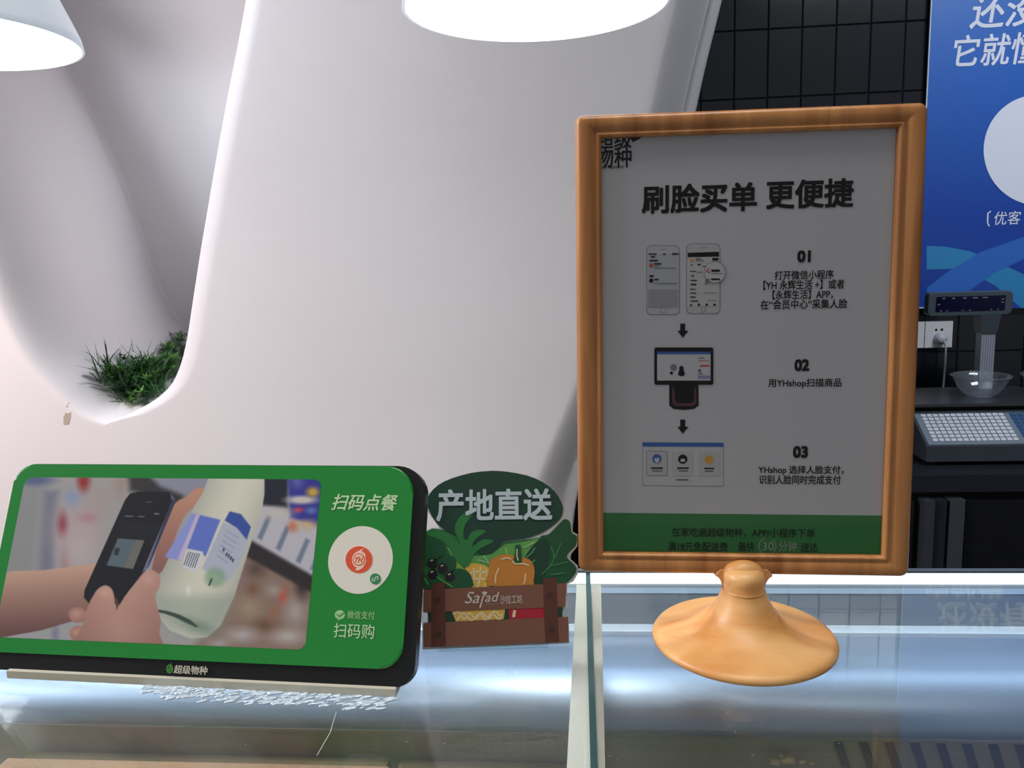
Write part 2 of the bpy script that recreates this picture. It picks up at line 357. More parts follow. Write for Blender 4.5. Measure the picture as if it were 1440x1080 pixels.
for (px, py) in [(150, 520), (140, 530), (160, 535), (165, 548), (178, 530), (180, 552), (190, 545), (195, 560), (205, 535), (208, 555), (215, 520), (222, 540), (228, 530), (232, 515), (236, 530), (240, 505), (245, 515), (250, 500), (172, 515), (190, 518), (205, 510), (220, 505), (235, 498), (246, 490), (185, 558), (155, 545), (200, 566), (212, 560), (222, 552), (144, 536), (168, 556), (198, 548), (214, 546), (226, 522), (250, 488), (242, 528)]:
    pspots.append(on_shell(px, py+2))
pspots += [on_shell(px+random.uniform(-7, 7), py+random.uniform(-6, 4)) for (px, py) in [(160, 530), (175, 545), (190, 530), (200, 545), (215, 530), (228, 520), (238, 515), (245, 505), (205, 525), (185, 540), (222, 545), (236, 500), (170, 530), (212, 512), (248, 480), (195, 515)]*2]
for i, p in enumerate(pspots):
    kd = ('grass', 'fern', 'rosette', 'fern')[i % 4]; me = tm_[(kd, i % 3)]
    o = bpy.data.objects.new('tuft', me); COL.objects.link(o); o.parent = plant; o.location = p-bl-Vector((-.004, .006, .012)); o.rotation_euler = (random.uniform(-.3, .3), random.uniform(-.3, .2), random.uniform(0, 6)); s = random.uniform(1.0, 1.35); o.scale = (s, s, s)
vs, fs = [], []
for (px, py, ang, L) in [(136, 518, 1.9, .075), (140, 516, 1.65, .07), (135, 529, 3.05, .07), (188, 500, 1.6, .055), (160, 520, 2.2, .07), (205, 500, 1.1, .05), (225, 490, 1.3, .03), (138, 540, 3.6, .05)]:
    p = on_shell(px, py)-bl; blade(vs, fs, p, Vector((math.cos(ang), 0, math.sin(ang))), L, .005, .05)
mesh('grass_blade', vs, fs, Mg[1], plant)

# a chipped, dirty patch and a pale knock on the shell
def chip(pts, m):
    P3 = [on_shell(*p)+Vector((0, -.002, 0)) for p in pts]; mesh('chip', P3, [tuple(range(len(P3)))], m, shell)
M_chip = mat('chip_brown', (184, 172, 158), .8); M_pale = mat('chip_pale', (236, 238, 238), .7)
chip([(93, 572), (97, 566), (99, 566), (96, 573)], M_chip); chip([(90, 586), (93, 580), (97, 581), (101, 579), (100, 588), (97, 596), (90, 597)], M_chip)
chip([(95, 462), (104, 459), (109, 463), (99, 466), (96, 474), (93, 468)], M_pale)

# ------------------------------------------------------------------ pendant lamps
M_shade = mat('white_enamel_shade', (236, 240, 246), .3, emit=(.78, .88, 1.0), es=.35)  # faint glow put into the enamel to brighten the shade's outside
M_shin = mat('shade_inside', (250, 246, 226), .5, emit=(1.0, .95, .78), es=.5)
M_diff = mat('lamp_glow', (255, 255, 255), .5, emit=(1.0, .97, .90), es=4)
def pendant(label, c):
    L = empty('pendant_lamp', label, 'lamp', c, 'white pendant lamps over the case')
    R_ = .145
    outer = [(R_, 0), (R_*.985, .012), (R_*.93, .032), (R_*.86, .056), (R_*.74, .088), (R_*.56, .118), (R_*.36, .138), (R_*.2, .148), (R_*.19, .17), (.0, .171)]
    lathe('shade', [(R_-.003, 0.0), (R_, 0)]+outer[1:], M_shade, L, 72)
    lathe('inner_shade', [(R_-.001, .0004), (R_*.975-.002, .012), (R_*.92-.002, .032), (R_*.85-.002, .056), (R_*.73-.002, .086), (.0, .10)], M_shin, L, 72)
    lathe('diffuser', [(0, .016), (R_*.6, .014), (R_*.93, .018), (R_*.945, .022), (0, .024)], M_diff, L, 64)
    lathe('cap', [(.0, .205), (.02, .203), (.026, .19), (.028, .17), (.0, .169)], M_alu, L, 32)
    tube('cord', [(0, 0, .2), (0, 0, 3.15-c[2])], .003, M_dark, L)
    lt = bpy.data.lights.new('bulb', 'SPOT'); lt.energy = 17; lt.spot_size = 2.2; lt.spot_blend = 1.0; lt.shadow_soft_size = .09; lt.color = (1, .97, .92)
    b = bpy.data.objects.new('bulb', lt); COL.objects.link(b); b.parent = L; b.location = (0, 0, .004)
    return L
c2 = at_y(754, 10, .92); c2 = Vector((c2.x, .92, c2.z)); 
pendant('large white pendant lamp hanging above the wooden sign stand, at top centre', c2)
c1 = Vector((-.728, .92, at_y(87, 50, .92).z)); pendant('white pendant lamp cut off at the top left corner', c1)

# ------------------------------------------------------------------ chilled display case under the glass
case = empty('display_case', 'chilled glass-topped display case with a curved steel air duct inside', 'display case', (0, .45, 0))
oc = Vector((0, .45, 0))
def cpart(name, x0, x1, y0, y1, z0, z1, m, bevel=0, parent=None):
    return box(name, x0, x1, y0-.45, y1-.45, z0+G, z1+G, m, parent or case, bevel)
CX0, CX1 = -1.9, 1.9
cpart('body', CX0, CX1, .10, .90, -1.0, -.34, mat('case_body', (208, 210, 212), .4), .004)
cpart('plinth', CX0+.03, CX1-.03, .14, .86, -1.1, -1.0, M_dark)
# the rail at the back of the glass and the light strip on it
cpart('rear_rail', CX0, CX1, .722, .752, -.017, -.013, mat('rail_white', (226, 234, 240), .3), .002)
cpart('light_strip', CX0, CX1, .7195, .7232, -.012, .0005, mat('led_strip', (255, 255, 255), .5, emit=(.78, .90, 1.0), es=1.5))
cpart('upper_trim', CX0, CX1, .716, .7225, .0002, .0022, mat('trim_dark', (92, 104, 110), .3, .4))
cpart('door_panel', CX0, CX1, .764, .770, -.076, -.018, mat('grey_door_panel', (112, 120, 126), .25, noise=(14, .06)))
cpart('door_trim', CX0, CX1, .748, .764, -.080, -.0745, mat('lip_white', (236, 242, 246), .25), .001)
for zz in (-.038,):
    cpart('door_runner', CX0, CX1, .760, .7645, zz-.0015, zz+.012, mat('runner', (186, 204, 220), .3, .1))
# curved duct
prof = [(.752, -.0785), (.725, -.0795), (.700, -.0815)]
for k in range(1, 19):
    a = .5*PI*k/18; prof.append((.700-.060*math.sin(a), -.0815-.030*(1-math.cos(a))))
prof += [(.640, -.1165), (.642, -.118), (.655, -.118)]
vs = [(x, y-.45, z+G) for x in (CX0+.005, CX1-.005) for y, z in prof]; n = len(prof)
mesh('air_duct', vs, [(i, i+1, n+i+1, n+i) for i in range(n-1)], mat('duct_steel', (150, 168, 190), .40, .6, noise=(7, .04)), case, True)
M_olive = mat('duct_front', (172, 166, 134), .5, .2, noise=(10, .08))
cpart('duct_front', CX0+.005, CX1-.005, .655, .700, -.30, -.112, M_olive)
cpart('seam_lip', CX0+.005, CX1-.005, .639, .643, -.1185, -.1160, mat('lip_tan', (150, 142, 120), .4, .3))
M_slot = mat('slot_dark', (60, 58, 50), .6)
for k in range(26):
    xx = .235+k*.0215-.02
    bm = bmesh.new(); bx(bm, -.0035, .0035, -.0016, .0005, -.034, .0)
    o = fin('vent_slot', bm, M_slot, case, bevel=.001); o.location = (xx, .6545-.45, G-.1225); o.rotation_euler = (0, -.32, 0)
cpart('case_floor', CX0+.005, CX1-.005, .12, .655, -.345, -.30, mat('case_floor', (150, 150, 140), .4, .4))
cpart('front_wall', CX0, CX1, .085, .10, -.40, -.12, M_alu, .003)
cpart('front_glass', CX0, CX1, .088, .094, -.12, -.004, M_glass)
# glass lids: two panels that meet over the divider
SX = .0035
cpart('glass_lid', CX0, SX-.0022, .085, .719, -.006, 0, M_glass)
cpart('glass_lid', SX+.0022, CX1, .085, .719, -.006, 0, M_glass)
cpart('glass_edge', SX-.0021, SX+.0021, .085, .7185, -.0105, .0001, M_edge)
M_cream = mat('divider_cream', (206, 206, 196), .35, noise=(30, .05))
for quad in ([(811, 822), (825.5, 822), (832, 1080), (797, 1080)], [(831.5, 822), (845, 822), (851, 1080), (838.5, 1080)]):
    q4 = [at_z(*p, -.0065) for p in quad]
    for a_, b_ in ((1, 2), (0, 3)):            # run the two long sides on to the front wall
        d_ = q4[b_]-q4[a_]; q4[b_] = q4[a_]+d_*((.11-q4[a_].y)/d_.y)
    prism('divider_rail', [(p.x, p.y-.45) for p in q4], G-.020, G-.0065, M_cream, case)
cpart('divider_panel', SX-.0015, SX+.0015, .10, .655, -.30, -.0105, thin_glass('divider_glass', (.85, .93, .9)))
for k in (-1, 1): cpart('end_panel', k*1.9-.012, k*1.9+.012, .09, .77, -.40, -.006, M_alu)

def case_light(y, z, d, e, col, sy=.012):
    l = bpy.data.lights.new('case_light', 'AREA'); l.shape = 'RECTANGLE'; l.size = 3.6; l.size_y = sy; l.energy = e; l.color = col
    o = bpy.data.objects.new('case_light', l); COL.objects.link(o); o.parent = case; o.location = (0, y-.45, z+G); o.rotation_euler = Vector(d).to_track_quat('-Z', 'Y').to_euler()
case_light(.738, -.020, (0, -.25, -1), 1.15, (.70, .86, 1.0))
case_light(.125, -.018, (0, .45, -.9), .35, (1.0, .98, .90))  # second strip at the front, unseen, added to brighten the case inside
sc1, sc2 = at_z(473, 1001, .0003), at_z(446, 1062, .0003)
tube('scratch', [(sc1.x, sc1.y-.45, sc1.z), ((sc1.x+sc2.x)/2+.002, (sc1.y+sc2.y)/2-.45, sc1.z), (sc2.x, sc2.y-.45, sc2.z)], .00022, mat('scratch_white', (220, 228, 230), .5), case, 5)
# trays in the case
M_tray = mat('tray_kraft', (150, 138, 98), .5, noise=(20, .06)); M_trayw = wood('tray_wood', (150, 108, 60), (176, 132, 78), (3, 40, 40))
def tray(label, x0, x1, y0, y1, z, m, hgt=.05):
    t = empty('food_tray', label, 'tray', ((x0+x1)/2, (y0+y1)/2, G+z-hgt)); W, D = (x1-x0)/2, (y1-y0)/2
    b = .012
    bm = bmesh.new(); bx(bm, -W, W, D-b, D, 0, hgt); bx(bm, -W, W, -D, -D+b, 0, hgt); bx(bm, -W, -W+b, -D+b, D-b, 0, hgt); bx(bm, W-b, W, -D+b, D-b, 0, hgt)
    fin('rim', bm, m, t, bevel=.0015)
    bm = bmesh.new(); bx(bm, -W+b, W-b, -D+b, D-b, 0, .004); fin('base', bm, mat('tray_inside', (72, 66, 54), .6), t)
    return t
def xat(px, py, Y): return at_y(px, py, Y).x
tray('long kraft-coloured food tray at the back of the case under the green sign', xat(42, 1062, .645), xat(546, 1066, .645), .575, .648, -.150, M_tray)
tray('kraft-coloured food tray under the glass left of the cream divider', xat(562, 1067, .645), -.015, .575, .648, -.151, M_tray)
tray('kraft-coloured food tray under the glass right of the cream divider', .022, xat(1440, 1075, .645)+.25, .50, .628, -.166, M_tray)
tray('orange wooden food tray nearest the customer at lower left', xat(28, 1075, .56)-.02, xat(540, 1078, .56), .44, .572, -.104+.0, M_trayw)

# scraps of food on the duct ledge
cr = tag(empty('food_scrap', 'small pale bread crumb lying at the duct front, right of the stand base', 'food', at_y(1108, 1068, .642)), None)
for (dx, dz, s) in ((0, 0, .007), (-.011, -.002, .006), (.012, -.0015, .004), (.02, -.003, .003), (-.006, .004, .003)):
    bm = bmesh.new(); bmesh.ops.create_icosphere(bm, subdivisions=2, radius=s)
    for v in bm.verts: v.co *= random.uniform(.7, 1.15); v.co.z *= .55
    o = fin('crumb', bm, mat('bread', (206, 186, 128), .8), cr, True); o.location = (dx, 0, dz)
    
# ------------------------------------------------------------------ wooden sign stand
Wf, Hf = .2462, .3436
k_ = 1.0986
bo = CAMP+(Vector((.1081, .5325, G+.0752))-CAMP)*k_
BL = CAMP+(Vector((-.0039, .5335, G+.0764))-CAMP)*k_; BR = CAMP+(Vector((.2202, .5315, G+.0739))-CAMP)*k_
TLm = CAMP+(Vector((-.0003, .5479, G+.3889))-CAMP)*k_
fr = Sheet(BL, BR-BL, TLm-BL)
stand = empty('sign_stand', 'wood-look tabletop sign frame on a round flared pedestal holding a white sheet', 'sign stand', mw=fr.mw)
M_wood = wood('maple_frame', (160, 100, 50), (206, 142, 82), (70, 5, 70))
M_woodb = wood('maple_base', (216, 144, 72), (250, 196, 128), (9, 30, 60), .42)  # paler than the frame: lamplight on the base put into its colour
W, H = Wf, Hf
ringprof = [(.0, -.012), (.0, -.005), (.0007, -.0025), (.0022, -.0008), (.0045, 0), (.0125, 0), (.0138, -.0012), (.0150, -.0012), (.0164, .0002), (.0178, -.0002), (.0188, -.0016), (.0192, -.0032), (.0192, -.006), (.012, -.012), (0, -.012)]
bo_l, bo_t, bo_b = 1.0, .86, .84
rings = []
for off, hh in ringprof:
    # side pieces are a little wider than the top and bottom pieces
    rings.append([(p[0], p[1], hh) for p in rrect(off, off*bo_b, W-off*1.04, H-off*bo_t, max(.0065-off, .0004), 6)])
N = len(rings[0]); vs = [p for r in rings for p in r]
fo = mesh('frame', vs, [(j*N+i, j*N+(i+1) % N, (j+1)*N+(i+1) % N, (j+1)*N+i) for j in range(len(rings)-1) for i in range(N)], M_wood, stand, True)
bm = bmesh.new(); bm.from_mesh(fo.data); bmesh.ops.recalc_face_normals(bm, faces=bm.faces); bm.to_mesh(fo.data); bm.free()
prism('back_panel', rrect(.004, .004, W-.004, H-.004, .004), -.0135, -.0118, M_wood, stand)
fs_ = Sheet(fr.o-fr.n*.0060, fr.ex, fr.ey)   # the printed sheet behind the lip
sheet = prism('paper_sheet', rrect(.015, .012, W-.015, H-.012, .001, 2), -.0066, -.0060, M_paper, stand)
prism('clear_cover', rrect(.014, .011, W-.014, H-.011, .001, 2), -.0048, -.0042, M_cover, stand)
# everything printed on the sheet hangs under the sheet
K = mat('ink_black', (12, 12, 15), .7, spec=.2); GR = mat('print_green', (34, 124, 52), .6); GY = mat('ink_grey', (128, 128, 132), .6); LG = mat('ink_pale_grey', (168, 170, 174), .6)
BLU = mat('print_blue', (52, 100, 176), .6); RED = mat('print_red', (206, 78, 60), .6); YEL = mat('print_yellow', (222, 170, 70), .6); WH = mat('print_white', (206, 206, 208), .6); WHg = mat('print_soft_white', (150, 164, 150), .6)
sheet_par = sheet
class SubSheet(Sheet):
    """shapes printed on a sheet that lies dz behind the local origin of its thing"""
    def __init__(s, base, dz): s.o = base.o+base.n*dz; s.ex, s.ey, s.n, s.dz = base.ex, base.ey, base.n, dz
    def shift(s, o): o.location.z = s.dz; return o
    def poly(s, *a, **k): return s.shift(Sheet.poly(s, *a, **k))
    def strokes(s, *a, **k): return s.shift(Sheet.strokes(s, *a, **k))
    def text(s, *a, **k): return s.shift(Sheet.text(s, *a, **k))
P = SubSheet(fr, -.0060); T = P.text
S_ = sheet_par
P.poly([(846, 721), (1247, 725), (1247, 790), (846, 786)], GR, S_, 1, name='green_band')
T('刷脸买单', 902, 1064, 258, 299, K, S_, .028, name='heading'); T('更便捷', 1077, 1200, 252, 293, K, S_, .028, name='heading')
for s, b in (('01', (1121, 1140, 352, 369)), ('02', (1117, 1138, 505, 522)), ('03', (1115, 1136, 627, 644))): T(s, *b, K, S_, .045, name='numeral')
for s, b in (('打开微信小程序', (1089, 1172, 380, 393)), ('【YH 永辉生活 +】或者', (1073, 1187, 393.5, 407)), ('【永辉生活】APP，', (1086, 1171, 407.5, 421)), ('在“会员中心”采集人脸', (1069, 1191, 421, 434.5)),
             ('用YHshop扫描商品', (1080, 1183, 532, 546)), ('YHshop 选择人脸支付，', (1066, 1186, 654.5, 668)), ('识别人脸同时完成支付', (1067, 1182, 668, 681))):
    T(s, *b, K, S_, .015)
T('在家吃遍超级物种，APP/小程序下单', 944, 1145, 742.5, 755.5, K, S_, .008)
T('满18元免配送费', 939, 1023, 762, 775, K, S_, .008); T('最快', 1038, 1061, 762, 775, K, S_, .008); T('送达', 1126, 1150, 763, 776, K, S_, .008)
T('分钟', 1095, 1120, 761, 775, WHg, S_, .0); T('30', 1072, 1088, 762, 774, WHg, S_, .0)
P.strokes([[(1079+12*math.cos(a/20*6.28), 768+12*math.sin(a/20*6.28)) for a in range(-3, 15)]], .0006, WHg, S_)
T('超级', 838, 888, 184, 209, K, S_, .012, name='logo'); T('物种', 838, 888, 206, 236, K, S_, .012, name='logo'); T('Super Species', 838, 877, 232, 238.5, K, S_)
P.poly([(890, 200), (902, 194), (895, 192), (900, 186), (884, 190)], K, S_, 2)
def rr_px(x0, y0, x1, y1, r, tilt=0): return [(p[0], p[1]+(p[0]-x0)*tilt) for p in rrect(x0, y0, x1, y1, r, 5)]
for (x0, y0, x1, y1) in ((909, 345, 956, 443), (965, 342.5, 1013, 441.5)):
    ill = P.poly(rr_px(x0, y0, x1, y1, 7), GY, S_, 1, name='printed_phone'); P.poly(rr_px(x0+.9, y0+.9, x1-.9, y1-.9, 6.5), mat('print_phone', (198, 198, 200), .6), S_, 2)
    P.poly(circ((x0+x1)/2, y1-6.5, 3.8), GY, S_, 3); P.poly(circ((x0+x1)/2, y1-6.5, 3.2), MATS['print_phone'], S_, 4)
    P.poly([((x0+x1)/2-5, y0+5), ((x0+x1)/2+5, y0+5), ((x0+x1)/2+5, y0+6), ((x0+x1)/2-5, y0+6)], LG, S_, 3)
P.poly([(911.5, 357), (953.5, 357), (953.5, 432), (911.5, 432)], mat('print_screen', (186, 190, 196), .6), S_, 3)
P.poly([(911.5, 407), (953.5, 407), (953.5, 432), (911.5, 432)], mat('print_screen_grey', (162, 162, 164), .6), S_, 4)
def bars(lst, m, ly=5):
    for (x0, y0, x1, y1) in lst: P.poly([(x0, y0), (x1, y0), (x1, y1), (x0, y1)], m, S_, ly, name='printed_bar')
bars([(912, 356.5, 923, 358), (932, 356.5, 936, 358), (945, 356, 954, 358), (915, 360, 921, 362), (913, 365.5, 925, 367.5), (920, 370, 930, 372), (913, 387, 919, 389.5), (920, 392, 926, 394)], K)
bars([(920, 376.5, 950, 377.2), (920, 398, 952, 399), (920, 373.5, 928, 374.4)], GY)
P.poly(circ(915.7, 373, 3), RED, S_, 5); P.poly(circ(915.7, 394.5, 3), K, S_, 5)
P.poly([(967, 355.5), (1011, 354), (1011, 361), (967, 362)], K, S_, 3); bars([(1001.5, 362.5, 1010, 366.5)], K)
P.poly([(967, 361.5), (1011, 361), (1011, 431), (967, 431)], mat('print_screen_light', (204, 203, 200), .6), S_, 3)
P.poly(circ(973, 366, 2.6), YEL, S_, 5)
bars([(978, 363.5, 986, 364.6), (971, 372, 974, 373), (981, 371, 985, 373), (970, 381, 979, 382), (972, 387, 976, 388.5), (971, 393.5, 980, 395), (971, 399, 979, 401), (970, 406, 978, 407.3), (970, 411.5, 979, 412.8), (970, 417, 978, 418.5), (971, 422.5, 982, 424), (970, 428, 973, 430), (981, 427, 984, 430), (992, 427, 995, 430), (1003, 427, 1006, 430), (988, 374, 993, 375)], K)
bars([(978, 366, 990, 367), (980, 382, 988, 383), (990, 411.5, 1008, 412), (994, 422, 1008, 422.6)], GY)
P.poly(circ(1005, 383, 15.2), GY, S_, 6); P.poly([(992, 392), (991, 400), (1001, 396)], GY, S_, 6); P.poly(circ(1005, 383, 14.5), WH, S_, 7)
for (x0, y0, x1, y1, m) in ((1000, 379, 1012, 382.3, K), (1000, 391.5, 1012, 394, K), (1000, 384, 1016, 385, GY), (994, 392, 998, 394, GY)): bars([(x0, y0, x1, y1)], m, 8)
P.poly([(992, 381), (997, 376), (996, 379), (993, 383)], RED, S_, 8); P.poly([(995, 382), (998, 381), (998, 384), (995, 384)], RED, S_, 8)
for (yy) in (455, 590): P.poly([(956.5, yy), (963.5, yy), (963.5, yy+10), (968, yy+10), (960, yy+20), (952.5, yy+10), (956.5, yy+10)], K, S_, 2, name='printed_arrow')
P.poly([(941, 540), (982, 540), (982.5, 570), (976, 575), (961, 576.5), (947, 575), (941, 570)], K, S_, 2, name='printed_terminal')
P.poly([(945, 545), (948, 545), (949, 563), (953, 567), (972, 567), (976, 563), (976, 545), (979, 545), (979.5, 567), (974, 571), (950, 571), (945.5, 567)], mat('print_maroon', (96, 50, 50), .6), S_, 3)
P.poly(rr_px(920, 488.5, 1003, 541, 3), K, S_, 4, name='printed_terminal')
P.poly([(924, 496), (999, 496), (999, 535), (924, 535)], WH, S_, 5); bars([(924, 494.5, 999, 498)], BLU, 6); bars([(981, 528, 999, 532)], mat('print_lilac', (136, 146, 186), .6), 6)
bars([(981.5, 503, 990, 503.8), (981.5, 519.5, 986, 521), (981.5, 522, 986, 523), (981.5, 525, 988, 526)], K, 6); bars([(981.5, 506.5, 997, 507.3), (984, 513, 997, 515.5)], RED, 6)
P.poly([(953, 527), (955, 520), (955, 516), (958, 514), (961, 516), (961, 520), (963, 525), (962, 528), (957, 529)], K, S_, 7); P.poly(circ(947, 516.5, 4.5), GY, S_, 7); P.poly(circ(944, 524.5, 2.2), K, S_, 7)
P.poly([(903.5, 622), (1017.5, 622.5), (1017.5, 684), (903.5, 683)], GY, S_, 1, name='printed_window'); P.poly([(904.2, 622.7), (1016.8, 623.2), (1016.8, 683.3), (904.2, 682.3)], WH, S_, 2); P.poly([(903.5, 622), (1017.5, 622.8), (1017.5, 628.3), (903.5, 627.8)], BLU, S_, 3, name='blue_bar')
P.poly(rr_px(909, 634, 938.5, 669, .8), GY, S_, 3); P.poly(rr_px(909.8, 634.8, 937.7, 668.2, .6), mat('print_card', (196, 196, 198), .6), S_, 4)
P.poly(rr_px(945, 635, 974, 669, .8), MATS['print_card'], S_, 4); P.poly(rr_px(983, 635, 1012, 669, .8), MATS['print_card'], S_, 4)
P.poly(circ(923.6, 645, 6.5), BLU, S_, 5); P.poly([(920, 644), (927.5, 644), (926.5, 649), (923.6, 651), (921, 649)], WH, S_, 6); P.poly(circ(960, 645.5, 6.5), K, S_, 5); bars([(957, 645, 963, 649)], WH, 6); P.poly(circ(997, 646, 6.3), YEL, S_, 5)
bars([(915.5, 657, 932, 659), (952, 657, 968.5, 659), (990, 657.5, 1004, 659.3), (951, 674, 968, 675.2), (917, 661.5, 931, 662.3), (954, 661.5, 967, 662.3), (991, 661.8, 1003, 662.6)], K, 6)

# pedestal: lathe around an upright axis; its top carries the frame
pc = at_z(1045, 906, 0); pc = Vector((bo.x+.0015, .583, G))
inv = stand.matrix_world.inverted()
rot = inv.to_3x3().to_4x4()
def upright(o, p): o.matrix_local = inv @ Matrix.Translation(p); return o
pr = [(0, 0), (.060, 0), (.0655, .0010), (.0682, .0030), (.0685, .0052), (.0672, .0072), (.0640, .0086), (.0570, .0098), (.0490, .0116), (.0410, .0142), (.0335, .0180), (.0272, .0228), (.0225, .0285), (.0192, .0345), (.0170, .0400), (.0158, .0440)]
upright(lathe('pedestal', pr, M_woodb, stand, 96), pc)
pr2 = [(.0156, .0436), (.0151, .0446), (.0149, .0452), (.0150, .0500), (.0152, .0540), (.0140, .0575), (.0100, .0600), (.0, .0610)]
upright(lathe('neck', pr2, M_woodb, stand, 64), pc-Vector((0, .001, 0)))
kc = fr.uv(1045, 803); bm = bmesh.new(); bmesh.ops.create_uvsphere(bm, u_segments=40, v_segments=24, radius=1, matrix=Matrix.Diagonal((.0148, .0098, .0095, 1)))
ko = fin('knob', bm, M_woodb, stand, True); ko.location = (kc[0], kc[1]-.001, .0005)
brp = catmull([(1005, 809), (1011, 813), (1016, 822), (1019, 834)], 5, False)+catmull([(1073, 834), (1076, 823), (1081, 814), (1087, 810)], 5, False)+[(1080, 800), (1012, 800)]
prism('bracket', [fr.uv(*p) for p in brp], -.0115, .0004, M_woodb, stand, .0015)

# ------------------------------------------------------------------ green code sign, leaning back on the glass
o_ = Vector((-.4569, .5199, G+.0062)); gs = Sheet(o_, Vector((-.1191, .4991, 0))-Vector((-.4569, .5199, 0)), Vector((-.4527, .5865, G+.1471))-o_)
GW, GH = .3384, .1559
sign = empty('tabletop_sign', 'wide green and black tabletop sign showing a phone held to a milk bottle', 'sign', mw=gs.mw)
M_green = mat('sign_green', (30, 136, 52), .25, coat=.6); M_blk = mat('sign_black', (24, 25, 25), .3)
prism('black_body', rrect(0, 0, GW, GH, (.012, .016, .022, .016)), -.012, -.0022, M_blk, sign, .0006)
ub = gs.uv(574, 800)[0]; vb = gs.uv(280, 929.5)[1]
prism('green_panel', rrect(.0008, vb, ub, GH-.0006, (.006, .016, .021, .014)), -.0022, 0, M_green, sign, .0021)
pu0, pv1 = gs.uv(36, 671); pu1 = gs.uv(440, 800)[0]; pv0 = gs.uv(215, 905)[1]
# --- printed photograph: painted per vertex on a fine flat grid
def sdf_poly(P, X, Y):
    P = np.array(P, float); d = np.full(X.shape, 1e9); s = np.ones(X.shape); N = len(P); j = N-1
    for i in range(N):
        ex, ey = P[j]-P[i]; wx, wy = X-P[i][0], Y-P[i][1]; t = np.clip((wx*ex+wy*ey)/(ex*ex+ey*ey+1e-12), 0, 1)
        d = np.minimum(d, (wx-ex*t)**2+(wy-ey*t)**2)
        c1, c2, c3 = Y >= P[i][1], Y < P[j][1], ex*wy > ey*wx
        s = np.where((c1 & c2 & c3) | (~c1 & ~c2 & ~c3), -s, s); j = i
    return s*np.sqrt(d)
nu, nv = 460, 250
U = np.linspace(pu0, pu1, nu); Vv = np.linspace(pv0, pv1, nv); UU, VV = np.meshgrid(U, Vv)
PO = np.array(gs.o)[None, None]+UU[..., None]*np.array(gs.ex)+VV[..., None]*np.array(gs.ey)-np.array(CAMP)
zc = PO@np.array(fw); PX = 720+F*(PO@np.array(rt))/zc; PY = 540-F*(PO@np.array(up))/zc
img = np.zeros(PX.shape+(3,)); img[:] = (172, 166, 164)
def paint(c, msk): 
    global img
    c = np.array(c, float); img = img*(1-msk[..., None])+(c if c.ndim > 1 else c[None, None])*msk[..., None]
def blob(cx, cy, rx, ry, c, soft=.8, a=1.0, rot=0):
    dx, dy = PX-cx, PY-cy; X = dx*math.cos(rot)+dy*math.sin(rot); Y = -dx*math.sin(rot)+dy*math.cos(rot)
    d = np.hypot(X/rx, Y/ry); paint(c, a*np.clip((1+soft-d)/(2*soft), 0, 1)**1.3)
def shape(P, c, soft=.8, a=1.0, sm=0):
    d = sdf_poly(catmull(P, sm) if sm else P, PX, PY); t = np.clip(.5-d/(2*soft), 0, 1); paint(c, a*t*t*(3-2*t))
def grad(c0, c1, t): t = np.clip(t, 0, 1)[..., None]; return np.array(c0, float)*(1-t)+np.array(c1, float)*t
shape([(0, 660), (62, 660), (40, 910), (-20, 910)], (150, 150, 148), 12)
blob(50, 675, 26, 8, (92, 104, 140), .6); shape([(62, 690), (82, 690), (74, 812), (54, 812)], (128, 128, 142), 9)
blob(108, 745, 32, 40, (190, 168, 168), .6, .9); blob(118, 676, 9, 15, (158, 50, 50), .6); blob(101, 700, 11, 12, (150, 160, 186), .6); blob(88, 737, 7, 16, (160, 84, 92), .7); blob(92, 790, 7, 20, (172, 118, 122), .8, .7); blob(124, 728, 14, 7, (190, 130, 140), .8, .7)
blob(140, 700, 15, 22, (180, 160, 146), .8, .6); blob(112, 775, 24, 26, (196, 182, 180), .7, .8)
shape([(178, 664), (205, 664), (262, 694), (250, 716), (205, 696), (182, 690)], (60, 56, 56), 7); shape([(205, 664), (300, 664), (290, 690), (262, 698), (225, 684)], (150, 150, 164), 6)
blob(170, 680, 10, 20, (170, 150, 140), .8)
shape([(20, 880), (120, 860), (120, 915), (0, 915)], (168, 166, 166), 5); blob(78, 892, 5, 14, (130, 134, 150), .8)
# right-hand shelves
shape([(345, 730), (460, 800), (460, 930), (250, 930), (300, 880)], (146, 122, 108), 8)
for cx_, cy_, rx, ry, c in [(360, 800, 14, 12, (96, 74, 66)), (333, 806, 10, 18, (150, 110, 118)), (350, 855, 16, 14, (168, 148, 120)), (398, 838, 7, 12, (196, 92, 70)), (415, 860, 14, 18, (178, 168, 164)), (372, 880, 16, 10, (118, 84, 64)), (340, 893, 22, 10, (188, 178, 176)), (405, 895, 22, 10, (196, 184, 178)), (385, 830, 10, 8, (172, 160, 150)), (308, 905, 14, 7, (176, 168, 164)), (425, 825, 9, 16, (60, 46, 42)), (355, 828, 9, 9, (134, 92, 72)), (385, 862, 8, 10, (160, 110, 84))]: blob(cx_, cy_, rx, ry, c, .8, .9)
shape([(366, 700), (460, 752), (460, 830), (345, 766)], (196, 192, 198), 4)
for (x_, y_) in ((374, 742), (400, 757), (428, 775), (448, 786)): shape([(x_+2, y_-18), (x_+8, y_-15), (x_-6, y_+18), (x_-12, y_+14)], (120, 132, 152), 2.5)
shape([(350, 758), (444, 812), (444, 836), (345, 782)], (52, 44, 44), 4)
shape([(366, 660), (406, 660), (404, 714), (364, 710)], (40, 42, 52), 4)
